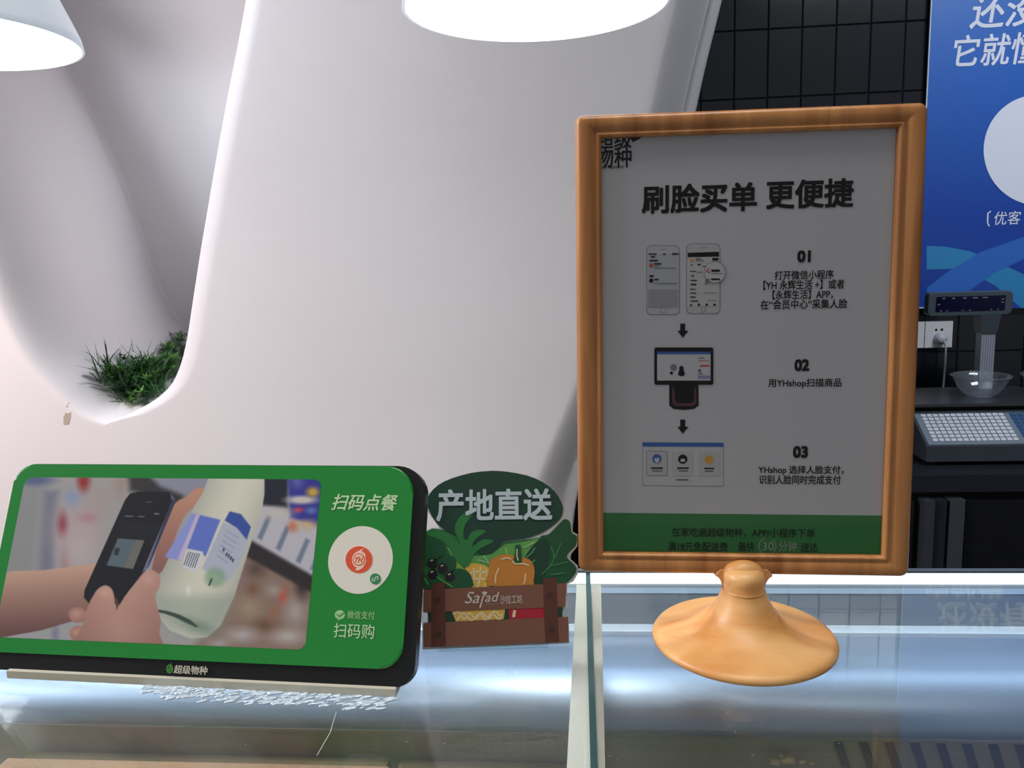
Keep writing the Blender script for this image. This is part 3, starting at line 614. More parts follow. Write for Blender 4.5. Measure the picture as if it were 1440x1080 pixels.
shape([(404, 660), (455, 660), (455, 742), (408, 728)], (58, 60, 150), 4); blob(424, 703, 22, 6, (214, 206, 196), .5); blob(440, 692, 9, 7, (206, 172, 70), .6); blob(418, 677, 9, 10, (96, 100, 170), .7); blob(420, 717, 8, 4, (190, 70, 110), .6); blob(438, 718, 8, 5, (100, 120, 190), .6); blob(412, 740, 7, 8, (206, 120, 90), .7); blob(432, 738, 16, 7, (212, 178, 140), .7, .9); blob(390, 722, 20, 8, (204, 198, 190), .8)
# arm
AR = [(-30, 812), (20, 803), (60, 802), (100, 797), (142, 791), (160, 820), (135, 850), (110, 871), (60, 886), (5, 896), (-30, 902)]
shape(AR, grad((212, 170, 146), (112, 78, 74), (PY-800-(PX-20)*-.06)/92), 1.2)
# back hand and bottle
shape([(286, 686), (286, 698), (276, 712), (262, 722), (250, 746), (242, 772), (229, 803), (214, 806), (218, 780), (232, 736), (246, 708), (262, 699), (274, 688)], grad((206, 150, 124), (150, 104, 98), (PY-690)/110), 1.3, sm=3)
BT = [(296, 664), (372, 664), (372, 694), (368, 722), (356, 755), (343, 796), (330, 838), (310, 880), (292, 896), (268, 898), (238, 886), (222, 866), (219, 838), (224, 812), (240, 780), (256, 742), (272, 714), (285, 694)]
ax_ = ((PX-296)+(PY-780)*.42)/55
shape(BT, grad((226, 222, 200), (176, 176, 166), np.abs(ax_-.05)**1.6*.75), 1.4)
shape([(219, 838), (330, 838), (310, 880), (292, 896), (268, 898), (238, 886), (222, 866)], (150, 164, 148), 12, .55)
blob(278, 880, 26, 8, (120, 138, 122), .8, .7, .35); shape([(269, 722), (279, 723), (251, 788), (232, 783)], (150, 158, 220), 1.5); shape([(281, 724), (310, 731), (294, 771), (289, 783), (282, 775), (263, 771)], (104, 124, 206), 1.3)
shape([(276, 724), (281, 724), (262, 772), (256, 786), (250, 786)], (206, 190, 216), 1.5)
shape([(314, 734), (336, 744), (350, 758), (338, 792), (322, 818), (284, 800)], (186, 190, 204), 2)
shape([(323, 719), (339, 723), (353, 741), (347, 759), (334, 743), (316, 732)], (62, 88, 164), 1.2)
shape([(262, 773), (286, 776), (277, 806), (256, 796)], (220, 220, 226), 1)
for k in range(6): shape([(265+k*3, 776+k*.5), (266.3+k*3, 776+k*.5), (259+k*3, 795+k*.8), (257.8+k*3, 795+k*.8)], (70, 72, 84), .6)
blob(303, 812, 15, 14, (142, 172, 138), .3, .8); shape([(297, 813), (299, 814), (295, 824), (293, 823)], (40, 60, 70), .7)
for (x_, y_) in ((315, 770), (319, 777), (322, 779), (325, 782), (328, 785)): shape([(x_-1, y_), (x_+1.6, y_+1), (x_, y_+6), (x_-2, y_+5)], (60, 70, 90), .7)
for k in range(6): shape([(318+k*1.5-k*4, 745+k*7), (336-k*3, 756+k*7), (335-k*3, 757.4+k*7), (317-k*2.5, 746.4+k*7)], (140, 148, 172), .8, .6)
shape([(222, 857), (235, 859), (252, 864), (268, 872), (279, 881), (276, 882), (262, 876), (246, 868), (232, 863), (222, 861)], (64, 82, 70), 1)
blob(265, 830, 3, 6, (240, 240, 232), .8)
# phone
shape([(183, 694), (196, 691), (238, 692), (246, 700), (246, 708), (206, 800), (176, 850), (126, 850), (118, 840), (119, 830), (176, 703)], (30, 31, 36), .8)
shape([(240, 694), (246, 702), (246, 708), (210, 797), (200, 806), (206, 790), (242, 706)], (120, 122, 152), .9)
shape([(243, 700), (246.5, 706), (212, 790), (206, 800)], (62, 62, 84), .8)
shape([(166, 757), (203, 760), (187, 800), (150, 795)], (96, 112, 120), .8); shape([(192, 759), (203, 760), (187, 800), (174, 798)], (118, 116, 106), .8)
shape([(162, 770), (169, 771), (166, 781), (160, 780)], (50, 56, 62), .8); shape([(205, 705), (214, 705.3), (214, 706.6), (205, 706.3)], (90, 90, 96), .5)
shape([(176, 725), (188, 725.5), (187, 727), (175, 726.5)], (110, 112, 116), .5); shape([(195, 725.5), (204, 726), (203, 727.6), (194, 727)], (110, 112, 116), .5); shape([(218, 721), (224, 722), (224, 724), (216, 723)], (120, 120, 124), .5)
shape([(174, 734), (226, 736), (214, 768), (206, 757), (165, 754)], (40, 42, 46), 3, .6)
# front hand
for (cx_, cy_, rx, ry) in ((110, 865, 13, 11), (110, 891, 12, 11)): blob(cx_, cy_, rx, ry, (172, 124, 112), .06)
for (cx_, cy_, rx, ry) in ((108, 863, 9, 7), (108, 889, 8, 6)): blob(cx_, cy_, rx, ry, (198, 150, 134), .7)
HD = [(112, 912), (116, 880), (124, 852), (131, 838), (138, 828), (148, 823), (157, 828), (161, 840), (164, 856), (176, 838), (194, 815), (204, 804), (216, 802), (225, 811), (224, 826), (218, 838), (222, 856), (226, 872), (224, 892), (222, 912)]
shape(HD, grad((206, 160, 142), (158, 114, 106), (PY-826)/88*.6+np.abs(PX-165)/90*.5), 1.1, sm=3)
shape([(164, 858), (162, 842), (164, 840), (168, 850)], (100, 66, 60), 1.2); blob(148, 834, 8, 6, (222, 178, 158), .8, .7); blob(209, 814, 8, 7, (216, 170, 152), .8, .7); blob(172, 885, 26, 16, (200, 156, 140), .9, .5)
# rounded corners of the print fall back to the green of the panel
dcor = sdf_poly(rrect(pu0, pv0, pu1, pv1, (.004, .006, .006, .008), 6), UU, VV); mk = np.clip(.5+dcor/.0003, 0, 1)
keep = dcor < .0004
img = np.clip(img, 0, 255)/255; lin_ = np.where(img <= .04045, img/12.92, ((img+.055)/1.055)**2.4)
idx = np.arange(nu*nv).reshape(nv, nu); kk = keep[:-1, :-1] & keep[1:, :-1] & keep[:-1, 1:] & keep[1:, 1:]
q = np.stack([idx[:-1, :-1][kk], idx[:-1, 1:][kk], idx[1:, 1:][kk], idx[1:, :-1][kk]], 1)
me = bpy.data.meshes.new('printed_photo'); me.from_pydata(np.stack([UU.ravel(), VV.ravel(), np.full(UU.size, .00012)], 1).tolist(), [], q.tolist())
ca = me.color_attributes.new('Col', 'FLOAT_COLOR', 'POINT'); ca.data.foreach_set('color', np.concatenate([lin_.reshape(-1, 3), np.ones((nu*nv, 1))], 1).astype(np.float32).ravel())
mp_ = mat('photo_print', (200, 200, 200), .3, coat=.5); nd = mp_.node_tree.nodes.new('ShaderNodeVertexColor'); nd.layer_name = 'Col'; mp_.node_tree.links.new(nd.outputs[0], mp_.node_tree.nodes['Principled BSDF'].inputs['Base Color'])
ph = link('printed_photo', me, mp_, sign); ph['label'] = 'printed photo of hands holding a phone to a bottle'
PG = mat('print_pale_green', (196, 226, 176), .5); PC = mat('print_cream', (232, 224, 208), .5); ORG = mat('print_orange', (226, 84, 48), .5); LGR = mat('print_line_green', (168, 210, 150), .5); K2 = mat('print_black', (28, 28, 28), .5); PCK = mat('print_peach', (246, 206, 178), .5); GR2 = mat('badge_green', (38, 138, 84), .5)
gs.text('扫码点餐', 467, 559, 695, 718, PG, sign, .014, .25, name='heading')
gs.poly([gp for gp in [(507+45.5*math.cos(a), 787.5+47.5*math.sin(a)-3*math.cos(a)*1.0-0*a) for a in np.linspace(0, 6.283, 60)[:-1]]], PC, sign, 1, name='white_disc')
cc = (505, 787)
gs.poly(circ(*cc, 19.6), PCK, sign, 2); gs.poly(circ(*cc, 18.8), ORG, sign, 3, name='orange_disc')
gs.poly([(512, 771), (509, 775), (514, 779), (515, 790), (511, 798), (505, 802), (501, 802), (500, 802.5), (502, 797.5), (499, 797), (495.5, 791), (495.5, 783), (499, 778), (504, 775)], PCK, sign, 4)
gs.poly(circ(505, 787, 8.6), ORG, sign, 5); gs.poly(circ(505, 787, 7.4), PCK, sign, 6); gs.text('YH', 499.5, 511, 783, 791.5, ORG, sign, .02, .3, 7, name='logo')
gs.poly(circ(528, 814, 7.6), GR2, sign, 4, name='green_badge')
gs.strokes([[(527.5+.2, 815), (529, 811), (532, 811), (532, 814), (530, 815)], [(528.5, 812), (527, 817), (524, 817), (524, 814), (526, 813)]], .0006, PC, sign, 5)
gs.poly(circ(478, 864.5, 7, ry=6.4), LGR, sign, 1); gs.poly([(473.5, 869), (476, 872.5), (480, 870)], LGR, sign, 1); gs.strokes([[(474, 863.5), (477, 867), (484, 861.5)]], .0007, M_green, sign, 3)
gs.text('微信支付', 488.5, 527, 859.5, 870.5, LGR, sign, .0); gs.text('扫码购', 469.5, 526.5, 877, 897.5, PG, sign, -.002)
gs.text('超级物种', 245, 292, 936, 948, mat('print_ivory', (206, 200, 180), .5), sign, .012, name='logo')
gs.strokes([[(239+4*math.cos(t), 940.5+5.5*math.sin(t)) for t in np.linspace(-1, 4.6, 14)], [(239+1.8*math.cos(t), 940.5+2.6*math.sin(t)) for t in np.linspace(-2, 3.2, 9)], [(236, 946), (241, 933)]], .0008, mat('logo_green', (70, 150, 54), .5), sign, 3, name='logo_leaf')
# base strip and rear prop
invs = sign.matrix_world.inverted()
def wbox(name, x0, x1, y0, y1, z0, z1, m, root, bevel=0):    # box level with the counter but turned with the sign
    bm = bmesh.new(); bx(bm, x0, x1, y0, y1, z0, z1); o = fin(name, bm, m, root, bevel=bevel)
    yaw = math.atan2(gs.ex.y, gs.ex.x) if root is sign else math.atan2(root.matrix_world[1][0], root.matrix_world[0][0])
    org = root.matrix_world.translation; o.matrix_local = root.matrix_world.inverted() @ (Matrix.Translation(Vector((org.x, org.y, G))) @ Matrix.Rotation(yaw, 4, 'Z')); return o
M_acr = mat('frosted_acrylic', (206, 200, 178), .35)
wbox('foot_strip', .027, .326, -.001, .034, .0004, .0062, M_acr, sign, .0008)
wbox('rear_prop', .08, .26, .030, .034, .006, .06, M_acr, sign)
# pale glossy beads added to imitate light rippling on the glass by the foot strip
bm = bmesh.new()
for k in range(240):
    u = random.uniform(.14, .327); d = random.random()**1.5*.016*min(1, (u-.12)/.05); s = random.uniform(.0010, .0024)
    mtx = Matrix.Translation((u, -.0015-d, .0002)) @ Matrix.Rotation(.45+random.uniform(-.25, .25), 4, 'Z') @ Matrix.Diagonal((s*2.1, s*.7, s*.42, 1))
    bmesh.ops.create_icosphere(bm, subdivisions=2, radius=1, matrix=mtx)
glints = fin('ripple_glints', bm, None, sign, True); glints['kind'] = 'stuff'
yaw = math.atan2(gs.ex.y, gs.ex.x); glints.matrix_local = invs @ (Matrix.Translation(Vector((gs.o.x, gs.o.y, G))) @ Matrix.Rotation(yaw, 4, 'Z'))
glints.data.materials.append(mat('glint_pale', (214, 230, 244), .1, .2, coat=.8))

# ------------------------------------------------------------------ cut-out crate sign
sBL, sBR, sTL = Vector((-.1218, .5519, G+.0087)), Vector((-.0128, .5614, G+.0095)), Vector((-.1236, .5693, G+.0482))
# slide it down its sight lines until it stands on the glass
kk_ = 1.022
sBL, sBR, sTL = [CAMP+(p-CAMP)*kk_ for p in (sBL, sBR, sTL)]
ss = Sheet(sBL, sBR-sBL, sTL-sBL)
sal = empty('cutout_sign', 'cut-out sign of a brown vegetable crate under a dark green oval', 'sign', mw=ss.mw)
def C(n, c): return mat('salad_'+n, c, .45, coat=.2)
cW, cOv, cD, cM, cL, cBr, cBr2, cBrD, cY, cO, cRd, cPk, cBk, cGy = C('white', (196, 200, 196)), C('oval', (22, 62, 46)), C('deep', (24, 82, 48)), C('mid', (40, 112, 56)), C('light', (96, 160, 78)), C('board', (128, 84, 66)), C('slat', (92, 50, 36)), C('nail', (70, 38, 28)), C('yellow', (220, 176, 70)), C('orange', (200, 130, 48)), C('red', (176, 28, 50)), C('cream', (232, 214, 170)), C('berry', (28, 22, 34)), C('text', (186, 202, 206))
def z2(pts): return [(580+x/3.6, 640+y/3.6) for x, y in pts]      # readings taken at 3.6 times life size of the picture
out = [(50, 985), (795, 953), (790, 815), (772, 812), (772, 772), (786, 768), (782, 655), (815, 640), (838, 600), (838, 560), (790, 517), (808, 495), (836, 460), (836, 402), (812, 388), (806, 350), (785, 318), (766, 316), (764, 270), (755, 230), (720, 180), (660, 132), (580, 100), (480, 82), (400, 78), (300, 88), (200, 115), (130, 150), (85, 195), (70, 245), (80, 290), (120, 345), (135, 368), (100, 368), (60, 385), (46, 420), (44, 500), (42, 600), (40, 650), (55, 680), (52, 796), (76, 798), (76, 846), (50, 850)]
bp = z2(out)
q_ = [ss.uv(*p) for p in bp]; prism('backing_board', q_, -.003, -.0001, cW, sal)
def sp(pts, m, ly, sm=0, name='printed_shape'): return ss.poly(z2(pts), m, sal, ly, sm, name)
sp([(100, 372), (160, 378), (230, 400), (300, 430), (380, 500), (470, 440), (560, 430), (640, 418), (640, 660), (60, 680), (48, 560), (52, 430), (70, 388)], cM, 1)
sp([(160, 450), (250, 500), (330, 512), (400, 500), (470, 452), (560, 440), (650, 420), (700, 420), (640, 660), (300, 660)], cL, 2)
sp([(640, 422), (690, 400), (740, 350), (770, 324), (795, 335), (802, 365), (808, 395), (832, 410), (828, 455), (800, 485), (782, 517), (820, 555), (830, 585), (808, 620), (780, 645), (740, 650), (640, 650), (620, 560)], cD, 3, 3)
sp([(560, 560), (585, 490), (640, 430), (680, 425), (695, 480), (680, 570), (650, 660), (590, 660)], C('cucumber', (20, 62, 40)), 4, 3)
sp([(75, 245), (85, 200), (130, 152), (200, 118), (300, 90), (400, 80), (480, 85), (580, 104), (660, 137), (720, 184), (752, 235), (763, 275), (750, 320), (700, 365), (640, 400), (560, 425), (465, 438), (430, 475), (390, 500), (335, 500), (320, 470), (300, 430), (230, 410), (150, 370), (100, 310)], cOv, 5, 2, 'dark_oval')
# pineapple
sp([(265, 555), (330, 550), (390, 575), (395, 670), (300, 670), (285, 610)], cY, 4, 2)
for L in [(310, 570, 300, 670), (345, 565, 330, 670), (375, 580, 365, 670)]: ss.strokes([z2([(L[0], L[1]), (L[2]+12, (L[1]+L[3])/2), (L[2], L[3])])], .0013, cPk, sal, 5, 3)
ss.strokes([z2([(285, 600), (330, 590), (390, 600)]), z2([(295, 635), (340, 625), (392, 635)])], .0013, cPk, sal, 5, 3)
sp([(250, 560), (210, 520), (190, 470), (130, 430), (75, 402), (120, 380), (190, 400), (240, 450), (215, 380), (228, 330), (262, 296), (308, 298), (268, 350), (258, 410), (275, 430), (300, 390), (345, 378), (372, 388), (320, 425), (300, 470), (350, 430), (400, 428), (408, 440), (350, 470), (310, 505), (285, 560)], C('crown', (44, 122, 60)), 7, 3, 'pineapple_crown')
sp([(190, 500), (230, 540), (262, 580), (280, 640), (210, 600)], C('lime', (120, 168, 60)), 6, 2)
# berries
for P_ in ([(45, 420), (75, 408), (120, 420), (160, 440), (166, 480), (150, 520), (100, 530), (50, 560)], [(130, 520), (180, 505), (215, 520), (222, 560), (200, 600), (150, 600)], [(170, 610), (220, 575), (275, 585), (300, 620), (300, 670), (170, 670)], [(45, 600), (100, 615), (150, 640), (170, 672), (60, 676), (44, 640)]): sp(P_, cD, 8, 3, 'leaf')
for (x, y) in ((102, 545), (154, 572), (103, 603), (191, 615)):
    ss.poly([(580+(x+25*math.cos(t))/3.6, 640+(y+25*math.sin(t))/3.6) for t in np.linspace(0, 6.28, 24)[:-1]], cBk, sal, 10, name='berry'); ss.strokes([z2([(x-10, y-8), (x-3, y-14), (x+4, y-12)])], .0008, cPk, sal, 11)
ss.strokes([z2([(62, 622), (80, 655)]), z2([(120, 612), (160, 640), (205, 668)])], .0009, cL, sal, 10)
# orange pepper
sp([(384, 660), (386, 590), (394, 540), (430, 512), (480, 502), (520, 512), (560, 518), (600, 535), (618, 580), (612, 640), (600, 664)], cO, 8, 3, 'pepper')
sp([(512, 530), (522, 480), (520, 458), (548, 456), (552, 500), (555, 540), (530, 552)], cD, 10, 2, 'pepper_stem'); ss.strokes([z2([(508, 535), (520, 550), (560, 550), (590, 560)]), z2([(438, 570), (422, 610), (420, 650)]), z2([(450, 528), (480, 520), (500, 528)]), z2([(572, 600), (568, 640), (560, 655)])], .0010, cPk, sal, 11, 3)
ss.strokes([z2([(530, 475), (528, 510), (536, 535)])], .0008, cPk, sal, 12)
ss.strokes([z2([(655, 605), (700, 560), (720, 520), (752, 445)]), z2([(718, 530), (712, 490), (700, 465)]), z2([(700, 560), (750, 550), (785, 540)]), z2([(700, 605), (735, 602), (770, 595)])], .0009, C('vein', (60, 130, 70)), sal, 9)
ss.strokes([z2([(575, 520), (600, 500), (620, 470)]), z2([(620, 530), (600, 550)]), z2([(590, 505), (612, 490)])], .0010, C('vein_light', (90, 150, 110)), sal, 9)
ss.strokes([z2([(330, 530), (380, 545), (395, 550)]), z2([(470, 470), (480, 500)]), z2([(560, 470), (620, 440)]), z2([(360, 512), (385, 540)])], .0010, C('vein_pale', (150, 196, 140)), sal, 6)
# crate
sp([(80, 795), (760, 765), (758, 830), (82, 846)], cOv, 8); sp([(198, 782), (470, 775), (462, 830), (220, 842)], cY, 9); sp([(486, 780), (668, 772), (664, 830), (492, 832)], cRd, 9)
ss.strokes([z2([(205, 805), (235, 795), (262, 830), (290, 798), (320, 830), (350, 795), (385, 830), (415, 790), (450, 820)]), z2([(225, 835), (262, 800), (300, 838), (340, 800), (370, 838), (400, 800), (440, 832), (455, 800)])], .0013, cPk, sal, 10, 3)
ss.strokes([z2([(518, 785), (512, 820)])], .0022, cPk, sal, 10)
sp([(58, 682), (780, 648), (772, 768), (58, 796)], cBr, 12, 0, 'crate_board'); sp([(58, 850), (788, 818), (790, 945), (58, 972)], cBr, 12, 0, 'crate_board')
sp([(97, 650), (165, 645), (170, 968), (97, 972)], cBr2, 13, 0, 'crate_slat'); sp([(660, 625), (728, 620), (742, 946), (672, 950)], cBr2, 13, 0, 'crate_slat')
for (x, y) in ((128, 735), (132, 906), (697, 710), (705, 883)): ss.poly([(580+(x+17*math.cos(t))/3.6, 640+(y+17*math.sin(t))/3.6) for t in np.linspace(0, 6.28, 18)[:-1]], cBrD, sal, 14, name='nail_head')
def zz(x0, x1, y0, y1): return 580+x0/3.6, 580+x1/3.6, 640+y0/3.6, 640+y1/3.6
ss.text('产地直送', *zz(122, 706, 172, 334), cGy, sal, .022, 0, 13, 'heading', rot=-.03)
ss.text('Sa', *zz(265, 340, 692, 750), C('script', (214, 206, 198)), sal, .0, .35, 15, 'logo'); ss.text('l', *zz(338, 368, 700, 772), C('script', (0, 0, 0)), sal, 0, .4, 15, 'logo'); ss.text('ad', *zz(368, 440, 694, 742), C('script', (0, 0, 0)), sal, 0, .3, 15, 'logo')
ss.poly(z2([(352, 694), (364, 690), (380, 694), (370, 712), (360, 712)]), MATS['salad_script'], sal, 15, name='logo')
ss.text('沙拉工坊', *zz(444, 556, 708, 752), MATS['salad_script'], sal, 0, 0, 15); ss.text('house', *zz(374, 434, 742, 758), C('script_dim', (160, 130, 116)), sal, 0, .1, 15)
wbox('clear_foot', .012, .096, -.002, .035, .0002, .0035, thin_glass('foot_clear', (.9, .95, .95)), sal)

# ------------------------------------------------------------------ blue wall poster
YP = 2.700
pA = at_y(1308.5, 20, YP); pbz = at_y(1430, 430, YP).z
ps = Sheet((pA.x, YP, pbz), (1, 0, 0), (0, 0, 1))
post = empty('wall_poster', 'tall blue wall poster with white slanted lettering and a white disc', 'poster', mw=ps.mw)
pm = mat('poster_blue', (30, 78, 160), .35); nt = pm.node_tree
tc = nt.nodes.new('ShaderNodeTexCoord'); sx_ = nt.nodes.new('ShaderNodeSeparateXYZ'); cr = nt.nodes.new('ShaderNodeValToRGB')
for p_, c in ((0.0, (26, 62, 150)), (.3, (28, 70, 160)), (.75, (38, 100, 190)), (1.0, (42, 108, 196))):
    e = cr.color_ramp.elements.new(p_) if p_ not in (0.0, 1.0) else cr.color_ramp.elements[0 if p_ == 0 else -1]; e.color = (*lin(c), 1)
nt.links.new(tc.outputs['Object'], sx_.inputs[0]); nt.links.new(sx_.outputs['Y'], cr.inputs[0]); nt.links.new(cr.outputs[0], nt.nodes['Principled BSDF'].inputs['Base Color'])
prism('poster_board', rrect(0, 0, .85, 1.5, .001, 2), -.006, 0, mat('board_edge', (200, 212, 220), .5), post)
prism('blue_print', rrect(.003, .004, .848, 1.497, .001, 2), 0, .0001, pm, post)
TH = .0002; PW = mat('poster_white', (222, 226, 240), .5)
def pp(pts, m, ly, sm=0, name='printed_shape'): return ps.poly(pts, m, post, ly, sm, name, TH)
teal = mat('poster_teal', (46, 132, 184), .45); blu2 = mat('poster_midblue', (46, 104, 190), .45); blu3 = mat('poster_deep', (32, 66, 156), .45)
xl_ = 1303
pp([(xl_, 400), (1340, 392), (1440, 400), (1500, 420), (1500, 434), (xl_, 432)], blu3, 2)
pp([(xl_, 346), (1330, 347), (1362, 353), (1400, 367), (1440, 386), (1502, 420), (1500, 431), (1436, 433), (1400, 402), (1370, 386), (1340, 378), (xl_, 379)], teal, 3)
pp([(xl_+.5, 405), (1330, 384), (1380, 354), (1440, 333), (1520, 318), (1520, 345), (1440, 364), (1400, 383), (1368, 405), (1340, 433), (xl_, 435)], blu2, 4)
ps.text('还没有', 1364, 1512, -12, 37, PW, post, .012, .12, 6, 'lettering', TH); ps.text('它就懂', 1341, 1464, 47, 92, PW, post, .012, .12, 6, 'lettering', TH)
pp([(1461+78*math.cos(t), 211+78*math.sin(t)) for t in np.linspace(0, 6.283, 64)[:-1]], PW, 6, 0, 'white_disc')
ps.strokes([[(1393, 297), (1389, 300), (1388.5, 314), (1391, 318)]], .004, PW, post, 6, th=TH); ps.text('优客', 1398, 1435, 297, 316, PW, post, .0, .08, 6, 'lettering', TH)

# ------------------------------------------------------------------ wall sockets
def socket(label, c, plug):
    s = empty('wall_socket', label, 'socket', c, None); m = mat('socket_white', (206, 204, 206), .4)
    box('cover_plate', -.043, .043, -.008, 0, -.043, .043, m, s, .003)
    for dx in (-.009, .009):
        o = lathe('pin_hole', [(0, 0), (.0042, 0), (.0042, .001), (0, .001)], M_black, s, 16); o.rotation_euler = (PI/2, 0, 0); o.location = (dx, -.0078, .016)
    if plug:
        o = lathe('plug', [(0, 0), (.018, 0), (.019, .012), (.016, .022), (.009, .028), (0, .029)], mat('plug_grey', (178, 182, 190), .45), s, 28); o.rotation_euler = (PI/2, 0, 0); o.location = (.002, -.008, -.012)
        tube('cable', [(.006, -.030, -.014), (.010, -.034, -.025), (.013, -.034, -.045), (.015, -.031, -.09), (.014, -.03, -.15), (.010, -.034, -.20), (.008, -.05, -.25), (.02, -.10, -.30)], .0034, MATS['plug_grey'], s)
    return s
cS = at_y(1318.5, 470, YW); socket('square white wall socket with a grey plug and hanging cable', (cS.x, YW-.001, cS.z), True)
socket('white wall socket mostly hidden behind the wooden sign frame', (cS.x-.089, YW-.001, cS.z), False)

# ------------------------------------------------------------------ steel worktop with black fridge below
YF = 2.08
zt_ = at_y(1370, 668, YF).z
wk = empty('worktop', 'dark stainless steel worktop under the label scale', 'worktop', ((.05+2.4)/2, 2.4, zt_))
M_ds = mat('dark_steel', (66, 70, 78), .32, .7, noise=(5, .08))
bm = bmesh.new(); bx(bm, -1.15, 1.2, YF-2.4, YW-2.405, -.045, 0); fin('top_slab', bm, M_ds, wk, bevel=.003)
fg = empty('undercounter_fridge', 'black undercounter fridge below the steel worktop', 'fridge', (1.2, 2.4, 0))
M_fr = mat('fridge_black', (24, 25, 29), .3); M_gr_ = mat('handle_grey', (70, 74, 82), .35, .3)
bm = bmesh.new(); bx(bm, -1.1, 1.15, YF+.03-2.4, YW-.02-2.4, .08, zt_-.047); fin('carcass', bm, M_fr, fg, bevel=.003)
bm = bmesh.new(); bx(bm, -1.05, 1.1, YF+.07-2.4, YW-.05-2.4, 0, .08); fin('plinth', bm, M_dark, fg)
hx = at_y(1302, 740, YF).x-1.2; hz = at_y(1320, 700, YF).z
for (a_, b_) in ((-1.09, hx-.03), (hx+.10, hx+.62), (hx+.63, 1.14)):
    if b_ > a_:
        bm = bmesh.new(); bx(bm, a_, b_, YF+.004-2.4, YF+.03-2.4, .12, hz-.01); d = fin('door', bm, M_fr, fg, bevel=.004)
x2 = at_y(1318, 740, YF).x-1.2; x3 = at_y(1343, 740, YF).x-1.2
for (xx, ww, mm, dd) in ((hx, .012, M_gr_, .02), (x2, .016, mat('handle_dark', (48, 51, 58), .35, .3), .012), (x3, .019, mat('handle_mid', (78, 82, 88), .4, .3), .008)):
    bm = bmesh.new(); bx(bm, xx-ww, xx+ww, YF-dd-2.4, YF+.03-2.4, .12, hz-.004); fin('handle_strip', bm, mm, fg, bevel=.003)

# ------------------------------------------------------------------ label scale on the worktop
YS = 2.17                        # front edge of the scale's keypad
pS = at_y(1303, 637, YS); sclz = zt_
scx0 = pS.x; sc_o = Vector((scx0, YS, sclz)); 
scl = empty('label_scale', 'grey shop label scale with rows of white keys and a raised display', 'scale', sc_o)
M_sb = mat('scale_body', (58, 64, 72), .4); M_kp = mat('keypad_grey', (112, 126, 138), .4); M_key = mat('white_key', (206, 208, 218), .4); M_kb = mat('blue_key', (48, 84, 124), .4)
KW = .40
kz0 = at_y(1310, 628, YS).z-sclz; ktop = at_y(1305, 577, YS+.13).z-sclz
prof = [(0, .012), (0, kz0), (.12, ktop), (.34, ktop), (.36, .06), (.36, .012)]
vs = [(x, y, z) for x in (0, KW) for y, z in prof]; n = len(prof)
bm = bmesh.new(); V_ = [bm.verts.new(v) for v in vs]
for i in range(n): bm.faces.new([V_[i], V_[(i+1) % n], V_[n+(i+1) % n], V_[n+i]])
bm.faces.new(V_[:n][::-1]); bm.faces.new(V_[n:]); fin('body', bm, M_sb, scl, bevel=.004)
for (x, y) in ((.03, .03), (KW-.03, .03), (.03, .33), (KW-.03, .33)): lathe('foot', [(0, 0), (.012, 0), (.012, .008), (.007, .013), (0, .013)], M_dark, scl, 16, (x, y, 0))
sl = Vector((0, .12, ktop-kz0)); ang = math.atan2(sl.z, sl.y); L_ = sl.length
kp = bpy.data.objects.new('keypad', None)
bm = bmesh.new(); bx(bm, .006, KW-.006, .004, L_-.004, .0, .0025); kpo = fin('keypad', bm, M_kp, scl, bevel=.001); kpo.location = (0, 0, kz0); kpo.rotation_euler = (ang, 0, 0)
bm = bmesh.new(); kx0, kx1 = .020, .243
for i in range(14):
    for j in range(8):
        cx_ = kx0+(i+.5)*(kx1-kx0)/14; cy_ = .014+(j+.5)*(L_-.030)/8; bx(bm, cx_-.0060, cx_+.0060, cy_-(L_-.03)/8*.37, cy_+(L_-.03)/8*.37, .0025, .0050)
o = fin('white_keys', bm, M_key, kpo, bevel=.0008); o['kind'] = 'stuff'
bm = bmesh.new()
for i in range(7):
    for j in range(8):
        cx_ = .256+(i+.5)*.135/7; cy_ = .014+(j+.5)*(L_-.030)/8
        if i == 0 and j == 0: continue
        bx(bm, cx_-.0080, cx_+.0080, cy_-(L_-.03)/8*.44, cy_+(L_-.03)/8*.44, .0025, .0045)
o = fin('blue_keys', bm, M_kb, kpo, bevel=.0008); o['kind'] = 'stuff'
bm = bmesh.new(); bx(bm, .258, .276, .012, .028, .0025, .005); fin('red_key', bm, mat('red_key', (120, 44, 48), .4), kpo, bevel=.0008)
# platter
pz = ktop+.016
bm = bmesh.new(); bx(bm, -.016, KW+.01, .095, .36, pz, pz+.008); fin('platter', bm, mat('platter_steel', (120, 118, 120), .28, .85), scl, bevel=.0035)
bm = bmesh.new(); bx(bm, .05, KW-.05, .14, .32, ktop-.002, pz); fin('platter_mount', bm, M_dark, scl)
# column and display head
YC = YS+.345
cb = at_y(1377, 560, YC)-sc_o; ct = at_y(1389, 466, YC)-sc_o; colw = .0195; cxm = (cb.x+ct.x)/2
bm = bmesh.new(); bx(bm, cxm-colw, cxm+colw, .325, .36, ktop-.02, ct.z+.01); fin('column', bm, mat('column_grey', (140, 146, 156), .4), scl, bevel=.003)
for k in range(5):
    bm = bmesh.new(); bx(bm, cxm-colw+.006+k*.0068-.0006, cxm-colw+.006+k*.0068+.0006, .3242, .3256, ktop+.03, ct.z); fin('groove_line', bm, mat('groove', (104, 110, 120), .5), scl)
nt_ = at_y(1389, 440, YC).z-sc_o.z
vs = [(cxm-.022, .32, ct.z-.002), (cxm+.022, .32, ct.z-.002), (cxm+.022, .365, ct.z-.002), (cxm-.022, .365, ct.z-.002), (cxm-.030, .318, nt_), (cxm+.030, .318, nt_), (cxm+.030, .367, nt_), (cxm-.030, .367, nt_)]
bm = bmesh.new(); V_ = [bm.verts.new(v) for v in vs]
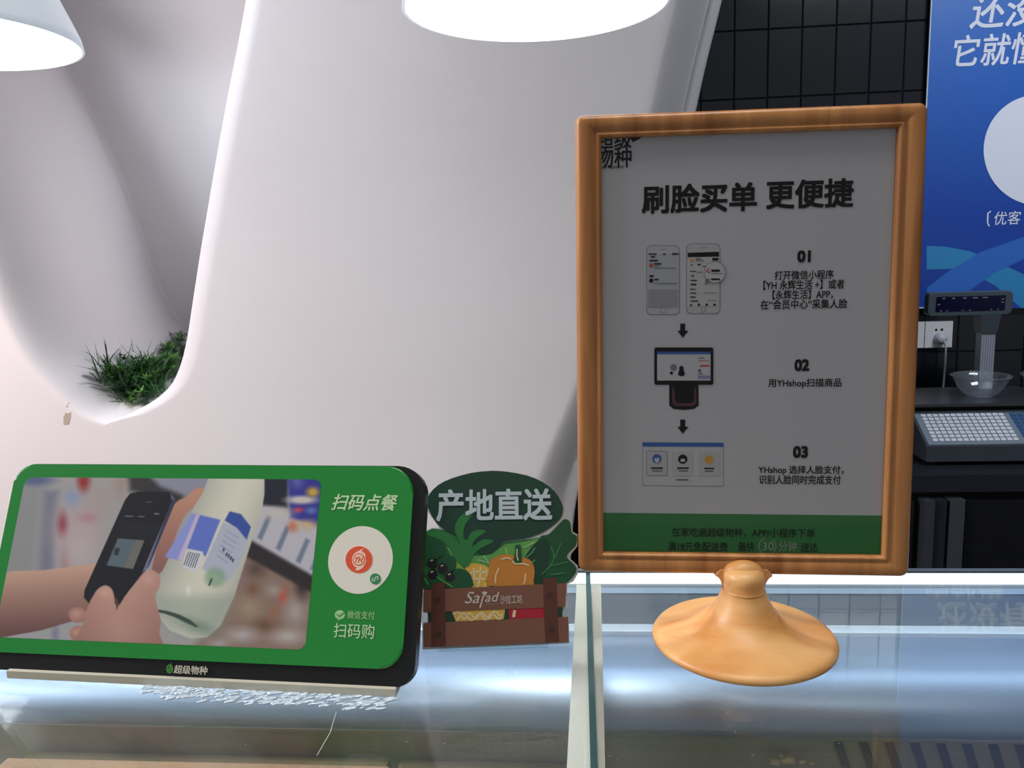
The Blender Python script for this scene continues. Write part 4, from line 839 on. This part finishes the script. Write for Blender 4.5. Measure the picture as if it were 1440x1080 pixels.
for f in [(0, 3, 2, 1), (4, 5, 6, 7), (0, 1, 5, 4), (1, 2, 6, 5), (2, 3, 7, 6), (3, 0, 4, 7)]: bm.faces.new([V_[i] for i in f])
fin('neck', bm, M_sb, scl, bevel=.003)
h0 = at_y(1305, 444, YC-.03)-sc_o; h1 = at_y(1425, 410, YC-.03)-sc_o
hc = ((h0.x+h1.x)/2, .315+.02, (h0.z+h1.z)/2)
hw, hh_ = (h1.x-h0.x)/2, .034
M_hd = mat('display_housing', (70, 80, 88), .4)
head = prism('display_head', rrect(-hw, -hh_, hw, hh_, .010), -.03, .0, M_hd, scl, .004); head.location = (hc[0], hc[1]-.02, hc[2]); head.rotation_euler = (PI/2+.08, 0, 0)
prism('display_screen', rrect(-hw+.021, -hh_+.012, hw-.021, hh_-.011, .002, 3), .0, .0012, mat('screen_navy', (10, 12, 44), .12), head)
tick = mat('screen_marks', (112, 116, 130), .5); bm = bmesh.new()
for i, (x, w_) in enumerate(((-.078, .008), (-.05, .009), (-.018, .010), (.012, .014), (.04, .014))): bx(bm, x-w_/2, x+w_/2, .016, .0195, .0012, .0015)
for x, w_ in ((-.083, .005), (-.065, .005), (-.02, .005), (0, .005), (.06, .005), (.08, .005)): bx(bm, x-w_/2, x+w_/2, -.0205, -.0175, .0012, .0015)
for (x, z) in ((-hw+.029, 0), (hw-.029, .012), (hw-.029, .002)): bx(bm, x-.004, x+.004, z-.0015, z+.0015, .0012, .0015)
fin('screen_marks', bm, tick, head)
# clear bowls on the platter
M_cl = thin_glass('clear_plastic', (.93, .95, .97), .05, 1.6, .05, (.75, .8, .85))
def bowl(label, px, py, Y, r):
    p = at_y(px, py, Y); b = empty('plastic_bowl', label, 'bowl', (p.x, Y, sclz+pz+.0085), 'clear bowls on the scale platter')
    pr = [(0, 0), (r*.42, 0), (r*.46, .002), (r*.62, .012), (r*.78, .028), (r*.9, .048), (r*.94, .056), (r*1.0, .058), (r*1.01, .060), (r*.98, .0612), (r*.93, .0585), (r*.885, .0485), (r*.765, .029), (r*.605, .0135), (r*.45, .0035), (0, .0015)]
    lathe('bowl_wall', pr, M_cl, b, 48); tube('rolled_rim', [(r*math.cos(t), r*math.sin(t), .0605) for t in np.linspace(0, 6.283, 49)], .0014, M_cl, b, 8); return b
bowl('shallow clear plastic bowl standing before the scale column', 1378, 555, YS+.205, .078)
bowl('clear plastic bowl at the right edge of the scale platter', 1478, 552, YS+.19, .078)

bpy.context.view_layer.update()
